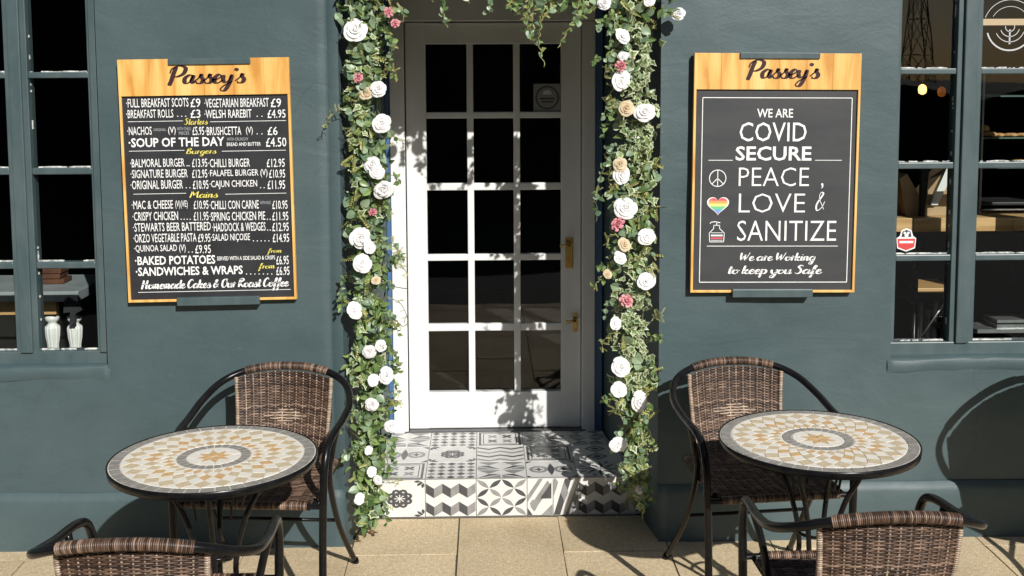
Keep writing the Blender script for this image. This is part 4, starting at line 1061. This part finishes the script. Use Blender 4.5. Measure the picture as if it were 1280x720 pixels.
def garland(name, origin, label, spine, nleaf, mix, roses, sprigs, objs=300, thick=.05, vines=(), sprays=34):
    """spine: list of (px, py, halfwidth_px, Y)"""
    root = empty(name, origin, label, 'garland'); O = Vector(origin)
    sp = [(atY(a, b, Y), hw/328*.86) for a, b, hw, Y in spine]
    L = [0]
    for (p, _), (q, _) in zip(sp, sp[1:]): L.append(L[-1]+(q-p).length)
    def at(s):
        for i in range(len(sp)-1):
            if L[i+1] >= s:
                t = (s-L[i])/(L[i+1]-L[i]); return sp[i][0].lerp(sp[i+1][0], t), sp[i][1]*(1-t)+sp[i+1][1]*t, (sp[i+1][0]-sp[i][0]).normalized()
        return sp[-1][0], sp[-1][1], (sp[-1][0]-sp[-2][0]).normalized()
    items = []
    for k in range(nleaf):
        s = random.random()*L[-1]; p, hw, t = at(s); side = Vector((t.z, 0, -t.x))
        wob = .35*noise.noise((s*6, origin[0]*5, 2))
        u = random.gauss(wob, .5)
        if abs(u) > 1.05: u = random.uniform(-.95, .95)
        if noise.noise((s*11, u*2.2+origin[0], 5)) > random.uniform(.06, .42): continue
        if abs(u) > .55 and noise.noise((s*14, 3 if u > 0 else 8, origin[0])) > .05: u *= .6
        dpt = -thick*(1-.6*u*u)*random.random()**.6*1.3+.01
        pos = p+side*u*hw+Vector((0, dpt+.012, 0))
        zone = noise.noise((s*3.2+origin[0]*9, u*.8, 9))
        kind = random.choices(('ovate', 'round', 'ivy', 'sprig'), mix(s/L[-1], u, zone))[0]
        sz = {'ovate': .040, 'round': .038, 'ivy': .037, 'sprig': .048}[kind]*random.uniform(.5, 1.15)
        items.append((dpt, kind, Matrix.Translation(pos-O) @ orient(.8) @ Matrix.Diagonal((random.uniform(.75, 1.1), 1, random.uniform(.5, 2.4), 1)) @ Matrix.Scale(sz, 4)))
    items.sort(key=lambda q: q[0])
    front = items[:objs]; rest = items[objs:]
    for _, kd, M_ in front:
        o = link('leaf' if kd != 'sprig' else 'sprig', LM[kd], root); o.matrix_local = M_
    if rest: join_leaves([(b, c) for _, b, c in rest], root)
    # loose sprays that stick out of the bundle
    for q in range(sprays):
        s = random.uniform(.05, .97)*L[-1]; p, hw, t = at(s); side = Vector((t.z, 0, -t.x)); sg = (1 if (side.x > 0) == (origin[0] < 0) else -1)*(1 if random.random() < .82 else -1); u0 = random.uniform(.5, .9)
        P0 = p-O+side*sg*u0*hw+Vector((0, -.04, 0)); dx = side*sg*random.uniform(.02, .065); dz = Vector((0, -random.uniform(0, .03), random.uniform(-.08, .03)))
        cp = catmull([P0, P0+dx*.6+dz*.2, P0+dx+dz*.7, P0+dx*1.1+dz+Vector((0, 0, -.015))], 5); bm = bmesh.new(); tube(bm, cp, .0012, 4); obj('tendril', bm, STEM, root)
        kd = random.choice(('ovate', 'round', 'sprig', 'sprig', 'ovate'))
        join_leaves([(kd, Matrix.Translation(cp[i]) @ orient(.7) @ Matrix.Scale(random.uniform(.012, .026), 4)) for i in range(2, len(cp)) if random.random() < .8] or [(kd, Matrix.Translation(cp[-1]) @ orient(.7) @ Matrix.Scale(.02, 4))], root, 'tendril_leaf')
    # stems
    bm = bmesh.new()
    for q in range(5):
        pts = []
        for i in range(26):
            p, hw, t = at(L[-1]*i/25); side = Vector((t.z, 0, -t.x)); pts.append(p-O+side*hw*.55*sin(i*.9+q*1.6)+Vector((0, .012+.012*cos(i*.8+q*2), 0)))
        tube(bm, catmull(pts, 3), .003, 5)
    obj('stem', bm, STEM, root)
    for a, b, r_, kk in roses:
        Y = -.075+random.uniform(-.012, .012); p = atY(a, b, Y)-O
        o = link('rose' if kk != 'p' else 'pink_flower', random.choice(ROSE[kk]), root)
        q = Vector((random.uniform(-.35, .75), -1, random.uniform(-.05, .6))).normalized().to_track_quat('Z', 'Y').to_matrix()
        o.matrix_local = Matrix.Translation(p) @ (q @ Matrix.Rotation(random.uniform(0, 6), 3, 'Z')).to_4x4() @ Matrix.Diagonal((random.uniform(.8, 1.05), random.uniform(.85, 1.05), random.uniform(.8, 1.3), 1)) @ Matrix.Scale(r_/332*.92, 4)
    for pts in sprigs:      # hanging curly tendrils with small leaves
        Yp = -.06+random.uniform(-.02, .02); P_ = [atY(a, b, Yp)-O for a, b in pts]
        cp = catmull(P_, 8); bm = bmesh.new()
        cp2 = [c+Vector((.004*sin(i*1.7), .004*cos(i*1.7), 0)) for i, c in enumerate(cp)]
        tube(bm, cp2, .0016, 4); obj('tendril', bm, STEM if random.random() < .5 else L_LIME, root)
        its = []
        for i in range(1, len(cp2)-3):
            if random.random() < .75:
                kd = random.choice(('ovate', 'round', 'sprig', 'ovate')); its.append((kd, Matrix.Translation(cp2[i]) @ orient(.6) @ Matrix.Scale(random.uniform(.014, .036)*(1.15-.5*i/len(cp2)), 4)))
        if its: join_leaves(its, root, 'tendril_leaf')
    return root
def mixL(t, u, z):
    if t > .55: return (6, 2.5, 1.6, .8)
    if z > .2: return (2, 1.5, 3, 1.2)
    if z < -.15: return (3, 5, 1, 1)
    return (4, 3, 1.2, 1.4)
def mixR(t, u, z):
    if .1 < t < .32 or .55 < t < .78: return (1, .6 if u < .3 else 2.5, 8, .5)
    if u > .3: return (2, 5, 2, .5)
    return (2.5, 1.5, 3, 2.5)
garland('flower_garland', (-.52, -.03, 0), 'garland of ivy, eucalyptus and white roses hanging down the left side of the doorway',
    [(458, -25, 36, -.01), (452, 60, 30, -.01), (456, 150, 32, -.01), (458, 260, 34, -.01), (464, 340, 38, -.01), (462, 430, 34, -.01), (463, 520, 30, -.01), (462, 600, 27, -.01), (459, 658, 17, -.01)], 2700, mixL,
    [(444, 37, 16, 'w'), (473, 111, 10, 'w'), (477, 154, 12, 'w'), (465, 206, 12, 'w'), (471, 214, 10, 'w'), (479, 237, 13, 'w'), (451, 297, 15, 'w'), (462, 309, 9, 'w'), (453, 329, 13, 'w'), (443, 388, 11, 'w'), (461, 440, 9, 'w'), (476, 432, 8, 'w'), (483, 469, 11, 'w'), (467, 475, 8, 'w'), (465, 506, 10, 'w'), (465, 590, 8, 'w'), (450, 622, 7, 'w'), (461, 563, 7, 'w'), (489, 533, 9, 'w'), (486, 15, 7, 'p'), (494, 29, 7, 'p'), (448, 97, 7, 'p'), (466, 265, 6, 'p'), (470, 350, 6, 'c'), (458, 116, 9, 'c'), (472, 600, 6, 'w'), (449, 625, 7, 'w')],
    [[(478, 30), (487, 45), (489, 60), (484, 75)], [(495, 10), (503, 14), (508, 20)], [(480, 160), (495, 172), (509, 182)], [(485, 320), (495, 322), (503, 318)], [(480, 350), (493, 358), (508, 361)], [(475, 395), (490, 398), (502, 408)], [(445, 560), (432, 570), (428, 580)]])
garland('flower_garland', (.64, -.03, 0), 'variegated ivy garland with white, cream and pink roses down the right doorway edge',
    [(782, -25, 42, -.01), (790, 50, 38, -.01), (795, 130, 34, -.01), (798, 220, 30, -.01), (794, 300, 32, -.01), (790, 380, 30, -.01), (790, 460, 28, -.01), (792, 530, 24, -.01), (794, 585, 14, -.01), (799, 625, 5, -.01)], 2500, mixR,
    [(779, 45, 10, 'w'), (777, 100, 13, 'w'), (776, 82, 8, 'p'), (783, 135, 12, 'c'), (806, 140, 13, 'w'), (775, 205, 9, 'c'), (777, 219, 12, 'w'), (782, 260, 16, 'w'), (772, 280, 10, 'p'), (809, 296, 12, 'w'), (781, 305, 9, 'c'), (776, 322, 10, 'w'), (760, 343, 7, 'c'), (808, 351, 13, 'w'), (783, 376, 9, 'p'), (770, 404, 9, 'w'), (776, 459, 12, 'w'), (774, 487, 11, 'w'), (800, 502, 13, 'w'), (773, 556, 11, 'w'), (848, 17, 9, 'w'), (799, 612, 6, 'w'), (755, 4, 9, 'w'), (812, 0, 8, 'w'), (779, 70, 7, 'w')],
    [[(778, 70), (765, 72), (750, 74), (737, 77)], [(770, 190), (758, 200), (750, 225), (746, 250), (745, 278)], [(775, 335), (760, 345), (747, 352), (742, 362)], [(770, 240), (760, 242), (752, 245)], [(825, 10), (838, 16), (850, 18)], [(790, 590), (800, 610), (806, 630), (802, 650)], [(770, 495), (758, 500), (752, 496)]])
garland('flower_swag', (.1, -.03, 2.1), 'leafy swag trailing tendrils across the top of the doorway',
    [(428, -22, 16, -.01), (530, -34, 20, -.01), (600, -36, 22, -.01), (660, -22, 26, -.01), (700, -8, 26, -.01), (760, -8, 26, -.01), (840, -14, 20, -.01)], 620, lambda t, u, z: (4, 3, 2, 1),
    [(598, -12, 9, 'w'), (700, -12, 10, 'w'), (640, -25, 12, 'w'), (520, -22, 10, 'w')],
    [[(541, -14), (541, 3)], [(552, -15), (553, 5), (555, 20), (559, 35)], [(586, -15), (586, 4)], [(635, -15), (638, 2), (636, 12)], [(650, -5), (655, 20), (662, 40), (668, 56)], [(690, -10), (680, 10), (676, 35), (674, 55), (681, 84)], [(722, 5), (722, 25), (712, 35), (697, 60)], [(745, 0), (735, 15), (723, 22), (710, 35)], [(690, 0), (686, 12), (676, 20)], [(668, -10), (662, 10), (652, 22)]], objs=200, thick=.06, sprays=10)

DRYL = mottled('dry_leaf', [(.3, (.16, .08, .03)), (.7, (.30, .17, .07))], 30, .8)
dry = LM['ovate'].copy(); dry.materials[0] = DRYL; dry.name = 'fallen_leaf'
for (a_, b_, sz_, rr_, lb) in ((466, 668, .035, .4, 'small brown dead leaf on the paving at the foot of the left garland'), (452, 676, .026, 2.1, 'tiny brown dead leaf nearest the wall corner below the left garland'), (712, 652, .02, 1.0, 'tiny dry leaf on the paving in front of the doorstep')):
    p = atZ(a_, b_, .006); o = link('fallen_leaf', dry); o.location = p; o.scale = (sz_,)*3; o.rotation_euler = (.25, .2, rr_); tag(o, lb, 'leaf')
# ---------------------------------------------------------------- things inside the windows
WHITEP = mottled('white_turned_wood', [(.3, (.7, .7, .68)), (.7, (.8, .8, .78))], 9, .4)
GREYT = mottled('grey_worktop', [(.3, (.22, .25, .27)), (.7, (.34, .37, .39))], 8, .4)
CARD = mottled('cardboard', [(.3, (.34, .22, .12)), (.7, (.46, .32, .19))], 8, .8)
COOKIE = mottled('baked_cookie', [(.3, (.30, .13, .04)), (.7, (.62, .36, .15))], 60, .8, bs=.6, bd=.004, bscale=90)
STEEL = mottled('brushed_steel', [(.3, (.4, .42, .42)), (.7, (.6, .6, .6))], 20, .35, metal=.8)
CLOTH = mottled('black_cloth', [(.3, (.012, .013, .014)), (.7, (.03, .03, .032))], 12, .9)
PAPER = mat('white_paper', (.7, .7, .68), .7)
FRY = .42
tl_ = atY(66, 374, FRY)
tb = empty('display_table', (tl_.x, FRY, .1), 'white turned leg table with timber apron behind the left window', 'table')
o0 = Vector((tl_.x, FRY, .1))
for px_ in (65, 93):
    p = atY(px_, 394, FRY+.02); zt_ = p.z-.1; bm = bmesh.new()
    k_ = zt_/.85
    lathe(bm, [(.024, 0), (.024, zt_*.5), (.026, zt_*.78), (.027, zt_*.83), (.033, zt_*.87), (.036, zt_*.92), (.034, zt_*.935), (.022, zt_*.95), (.022, zt_*.962), (.034, zt_*.972), (.036, zt_*.99), (.030, zt_)], seg=48)
    for v in bm.verts:
        if zt_*.5 < v.co.z < zt_*.94: f_ = 1+.09*cos(12*math.atan2(v.co.y, v.co.x)); v.co.x *= f_; v.co.y *= f_
    [setattr(v, 'co', Vector((v.co.x*.8, v.co.y*.8, v.co.z))) for v in bm.verts]; o = obj('leg', bm, WHITEP, tb); o.location = (p.x-o0.x, .02, 0)
za, zb2 = atY(66, 392, FRY).z-.1, atY(66, 374, FRY).z-.1
ztop = atY(66, 361, FRY).z-.1
xa, xb = atY(-40, 380, FRY).x-o0.x, atY(72, 380, FRY).x-o0.x
nbox('apron', tb, WOOD, xa, xb, -.02, .02, za, zb2-.001, bev=.002)
nbox('table_top', tb, GREYT, xa-.02, atY(104, 365, FRY).x-o0.x, -.06, .34, zb2, ztop, bev=.004)
pc = atY(88, 384, FRY-.05); bm = bmesh.new(); pts = [(-.05, .05), (-.02, .075), (.03, .04), (.055, .03), (.06, -.02), (.02, -.04), (.015, -.10), (-.02, -.10), (-.015, -.03), (-.06, -.035)]
prism(bm, [(x*.6+.01, z*.62) for x, z in pts], -.01, .012); cl = obj('folded_cloth', bm, CLOTH); cl.location = pc; tag(cl, 'black cloth hanging over the table edge in the left window', 'cloth')
pc = atY(70, 352, FRY+.15); bm = bmesh.new()
for k, w_ in enumerate((.10, .085, .09)): box(bm, -.05, -.05+w_, -.05, .05, k*.022, k*.022+.02, bev=.003)
bk = obj('book_stack', bm, mottled('dark_red_cover', [(.3, (.06, .022, .012)), (.7, (.13, .05, .025))], 10, .6)); bk.location = (pc.x, pc.y, ztop+.1+.001); tag(bk, 'dark red books stacked on the table behind the left window', 'books')
# right window: counter with steel legs
cp_ = atY(1117, 273, .24); zc1 = cp_.z; zc0 = atY(1117, 290, .24).z
ct = empty('wooden_counter', (cp_.x+.7, .4, .1), 'thick pale timber counter shelf behind the right window', 'counter')
for i, (a_, b_) in enumerate(((-.75, -.62), (-.618, -.45), (-.448, -.22), (-.218, .1), (.102, .9))):
    nbox('plank', ct, WOOD, a_, b_, -.16+.001*(i % 2), .10, zc0-.1, zc1-.1, bev=.002)
for x_ in (-.6, .5): nbox('bracket', ct, BLACK, x_, x_+.03, -.1, .1, zc0-.4, zc0-.101)
bm = bmesh.new(); c = atY(1160, 272, .36)
prism(bm, [(-.10, 0), (.085, 0), (.115, .19), (.07, .205), (-.04, .07), (-.10, .17), (-.13, .15)], -.05, .07); bx_ = obj('cardboard_box', bm, CARD); bx_.location = (c.x-.01, .36, zc1+.001); tag(bx_, 'open brown cardboard box on the counter behind the right window', 'box')
bm = bmesh.new(); prism(bm, [(-.01, .045), (.055, .20), (.09, .20), (.02, .045)], -.07, -.0505); o = obj('box_flap', bm, PAPER, bx_)
bm = bmesh.new(); prism(bm, [(-.05, .0), (-.035, .0), (-.02, .19), (-.05, .19)], -.075, -.0505); o = obj('dark_strap', bm, CLOTH, bx_)
# pastry display
dp = atY(1262, 205, .45)
dc = empty('pastry_cabinet', (dp.x, .45, zc1), 'glass shelved pastry cabinet holding cookies behind the right window', 'cabinet')
SG = mat('shelf_glass_edge', (.10, .16, .14), .1)
for py_ in (120, 172, 209):
    z_ = atY(1262, py_, .40).z-zc1; nbox('shelf', dc, SG, -.16, .5, -.08, .2, z_-.003, z_+.003)
for x_ in (-.16, .48): nbox('post', dc, STEEL, x_, x_+.008, -.085, -.077, 0, .6)
nbox('tray', dc, SLATE, -.15, .45, -.06, .15, .03, .045, bev=.004); nbox('tray', dc, STEEL, -.14, .45, -.07, -.06, .012, .018)
CKL = ['bottom left golden cookie of the stack on the upper cabinet shelf', 'flat golden cookie beside the stack on the upper cabinet shelf', 'golden cookie topmost of the stack on the upper cabinet shelf', 'pale cookie right of the stack on the upper cabinet shelf', 'pale cookie farther right on the upper cabinet shelf', 'low cookie at the left end of the lower cabinet shelf', 'small cookie second from the left on the lower cabinet shelf', 'tall brown cookie toward the right on the lower cabinet shelf', 'cookie at the far right end of the upper cabinet shelf', 'cookie at the far right end of the lower cabinet shelf']
for ci, (a_, b_, r_, zk) in enumerate(((1236, 158, .035, .016), (1247, 163, .03, .012), (1229, 147, .028, .02), (1262, 166, .034, .012), (1276, 164, .03, .012), (1238, 203, .034, .012), (1248, 203, .026, .01), (1274, 196, .036, .02), (1287, 168, .03, .012), (1290, 200, .03, .014))):
    p = atY(a_, b_, .42); bm = bmesh.new()
    lathe(bm, [(r_*.7, 0), (r_*.98, zk*.3), (r_, zk*.6), (r_*.8, zk*1.1), (r_*.3, zk*1.35)], seg=14)
    for v in bm.verts: v.co += Vector((noise.noise(v.co*60), noise.noise(v.co*50+Vector((3, 0, 0))), noise.noise(v.co*70)))*.003
    zsh = atY(1262, 172 if b_ < 180 else 209, .40).z+.0035
    lift = .022 if b_ < 150 else 0
    o = obj('cookie', bm, COOKIE); o.location = (p.x, .42, zsh+lift); tag(o, CKL[ci], 'cookie', 'cookies in the pastry cabinet')
# stool and steel tubes low behind right window
sp_ = atY(1160, 357, .5)
stl = empty('bar_stool', (sp_.x, .5, .1), 'pale topped stool low behind the right window beside the sticker pane', 'stool')
nbox('seat', stl, WOOD, -.085, .085, -.1, .12, sp_.z-.1-.012, sp_.z-.1+.008, bev=.003)
for a_, b_, c_, d_ in ((1143, 362, 1140, 520), (1178, 362, 1181, 520)):
    p, q = atY(a_, b_, .5), atY(c_, d_, .5); bm = bmesh.new(); tube(bm, [(p.x-sp_.x, 0, p.z-.1), (q.x-sp_.x, 0, 0.0)], .01, 8); obj('leg', bm, BLACK, stl)
p, q = atY(1185, 372, .47), atY(1152, 420, .47); bm = bmesh.new(); tube(bm, [(p.x-sp_.x, -.03, p.z-.1), (q.x-sp_.x, -.03, q.z-.1)], .004, 6); obj('brace', bm, STEEL, stl)
for i, (a_, t_0) in enumerate(((1151, 379), (1160, 388), (1169, 378))):
    p, q = atY(a_, t_0, .62), atY(a_, 424, .62); bm = bmesh.new(); tube(bm, [(0, 0, 0), (0, 0, p.z-.1)], .011, 10); o = obj('steel_tube', bm, STEEL); o.location = (p.x, .62, .1)
    tag(o, ['leftmost', 'short middle', 'rightmost'][i]+' of three grey upright tubes low behind the right window', 'tube', 'grey tubes behind the right window')
# magazine on low table, right column
p = atY(1266, 399, .5); bm = bmesh.new(); box(bm, -.09, .12, -.05, .08, -.028, -.012); box(bm, -.09, .12, -.05, .08, -.004, .008); box(bm, -.3, .3, -.06, .09, -.045, -.029); o = obj('low_shelf', bm, STEEL); o.location = p; tag(o, 'pale papers on a low shelf behind the right window, right hand pane', 'shelf')
# warm lamp
LAMP = mat('warm_bulb', (1, .7, .3), .5); B(LAMP).inputs['Emission Color'].default_value = (1, .55, .18, 1); B(LAMP).inputs['Emission Strength'].default_value = 3.0
DIML = mat('dim_bulb', (.4, .15, .05), .5); B(DIML).inputs['Emission Color'].default_value = (.9, .25, .05, 1); B(DIML).inputs['Emission Strength'].default_value = .15
for (a_, b_, mm, lb) in ((1153, 112, LAMP, 'glowing warm pendant lamp seen through the right window'), (1177, 115, DIML, 'dim amber pendant lamp right of the glowing one')):
    p = atY(a_, b_, 2.2); t = empty('pendant_lamp', (p.x, p.y, p.z), lb, 'lamp')
    bm = bmesh.new(); lathe(bm, [(.006, .03), (.02, .02), (.024, 0), (.02, -.02), (.006, -.028)], seg=12); obj('bulb', bm, mm, t)
    bm = bmesh.new(); tube(bm, [(0, 0, .04), (0, 0, 2.9-p.z)], .004, 6); obj('cord', bm, BLACK, t)
# window sticker crest and window decals
SR = mat('sticker_red', (.55, .05, .05), .5); SW = mat('sticker_white', (.75, .75, .73), .5); SB = mat('sticker_black', (.02, .02, .03), .5)
p = atY(1134, 301, FY+.03); bm = bmesh.new()
prism(bm, [(-.04, -.035), (0, -.05), (.04, -.035), (.044, .01), (.03, .02), (.022, .046), (0, .055), (-.022, .046), (-.03, .02), (-.044, .01)], 0, .0008, 0)
prism(bm, [(-.036, -.03), (0, -.044), (.036, -.03), (.040, .008), (-.040, .008)], -.0006, -.0001, 1)
prism(bm, [(-.022, .016), (.022, .016), (.018, .04), (0, .048), (-.018, .04)], -.0006, -.0001, 2)
for dx, dz, r_ in ((-.008, .034, .006), (.008, .034, .006), (0, .023, .009)): disc(bm, dx, dz, 0, r_, -.001, 0, 12)
b2 = bmesh.new(); plain(b2, 'ALES', .01); fit(b2, -.03, .03, -.012, .0, -.001)
prism(bm, [(-.031, -.012), (.031, -.012), (.031, -.002), (-.031, -.002)], -.0012, -.0007, 0)
b2.free()
stk = obj('crest_sticker', bm, [SW, SR, SB], w_right); stk.location = (p.x, FY+.039, p.z); stk.scale = (.86, 1, .86)
p = atY(1264, 30, FY+.03); bm = bmesh.new()
for r_, w_, a0, a1 in ((.035, .003, 200, 345), (.055, .003, 205, 340), (.085, .006, 195, 335), (.016, .003, 170, 380), (.10, .0025, 20, 160), (.075, .002, 30, 150)): disc(bm, 0, 0, r_, r_+w_, 0, 0, 30, R(a0), R(a1))
box(bm, -.003, .003, 0, .0005, -.065, -.01)
box(bm, -.11, .13, .002, .003, .006, .030, 1)
dcl = obj('swirl_decal', bm, [mat('faint_white_decal', (.45, .46, .46), .5), mat('tan_band', (.42, .33, .2), .6)], w_right); dcl.location = (p.x, FY+.0385, p.z-.01)

# ---------------------------------------------------------------- across the road (seen only as reflections in the glass)
HEDGE = mottled('dark_hedge', [(.3, (.015, .022, .01)), (.7, (.035, .045, .02))], 3, .9)
bm = bmesh.new(); nx = 90
for (x0, x1, hh) in ((-40, 5.2, 5.2), (5.2, 50, 1.7)):
    G2 = []
    for i in range(nx+1):
        x = x0+(x1-x0)*i/nx; col = []
        for y, z in ((-11.6, -.16), (-11.5, hh*.5), (-11.9, hh*.93), (-13, hh), (-14.5, hh*.9), (-14.8, -.16)):
            n_ = noise.noise((x*1.3, z*1.4, y)); col.append(bm.verts.new((x, y+.5*n_, z*(1+.12*noise.noise((x*.9, y, 4)))+.0)))
        G2.append(col)
    for p, q in zip(G2, G2[1:]):
        for k in range(5): bm.faces.new((p[k], q[k], q[k+1], p[k+1]))
tag(obj('hedge', bm, HEDGE), 'dark hedge and tree belt across the road mirrored in the windows', 'hedge', kind='stuff')
py = empty('electricity_pylon', (60, -150, -.16), 'steel lattice pylon mirrored in the top left pane of the right window', 'pylon')
bm = bmesh.new(); lv = [(0, 3.2), (5, 2.6), (10, 2.0), (15, 1.5), (20, 1.1), (25, .8), (30, .6)]
for (z0, a), (z1, b) in zip(lv, lv[1:]):
    a, b = a*.6, b*.6
    for sx_, sy_, tx_, ty_ in ((1, 1, 1, -1), (1, -1, -1, -1), (-1, -1, -1, 1), (-1, 1, 1, 1)):
        tube(bm, [(sx_*a, sy_*a, z0), (sx_*b, sy_*b, z1)], .09, 4); tube(bm, [(sx_*a, sy_*a, z0), (tx_*b, ty_*b, z1)], .06, 4); tube(bm, [(tx_*a, ty_*a, z0), (sx_*b, sy_*b, z1)], .06, 4); tube(bm, [(sx_*b, sy_*b, z1), (tx_*b, ty_*b, z1)], .06, 4)
obj('lattice', bm, mat('dark_steel', (.05, .05, .05), .6), py)
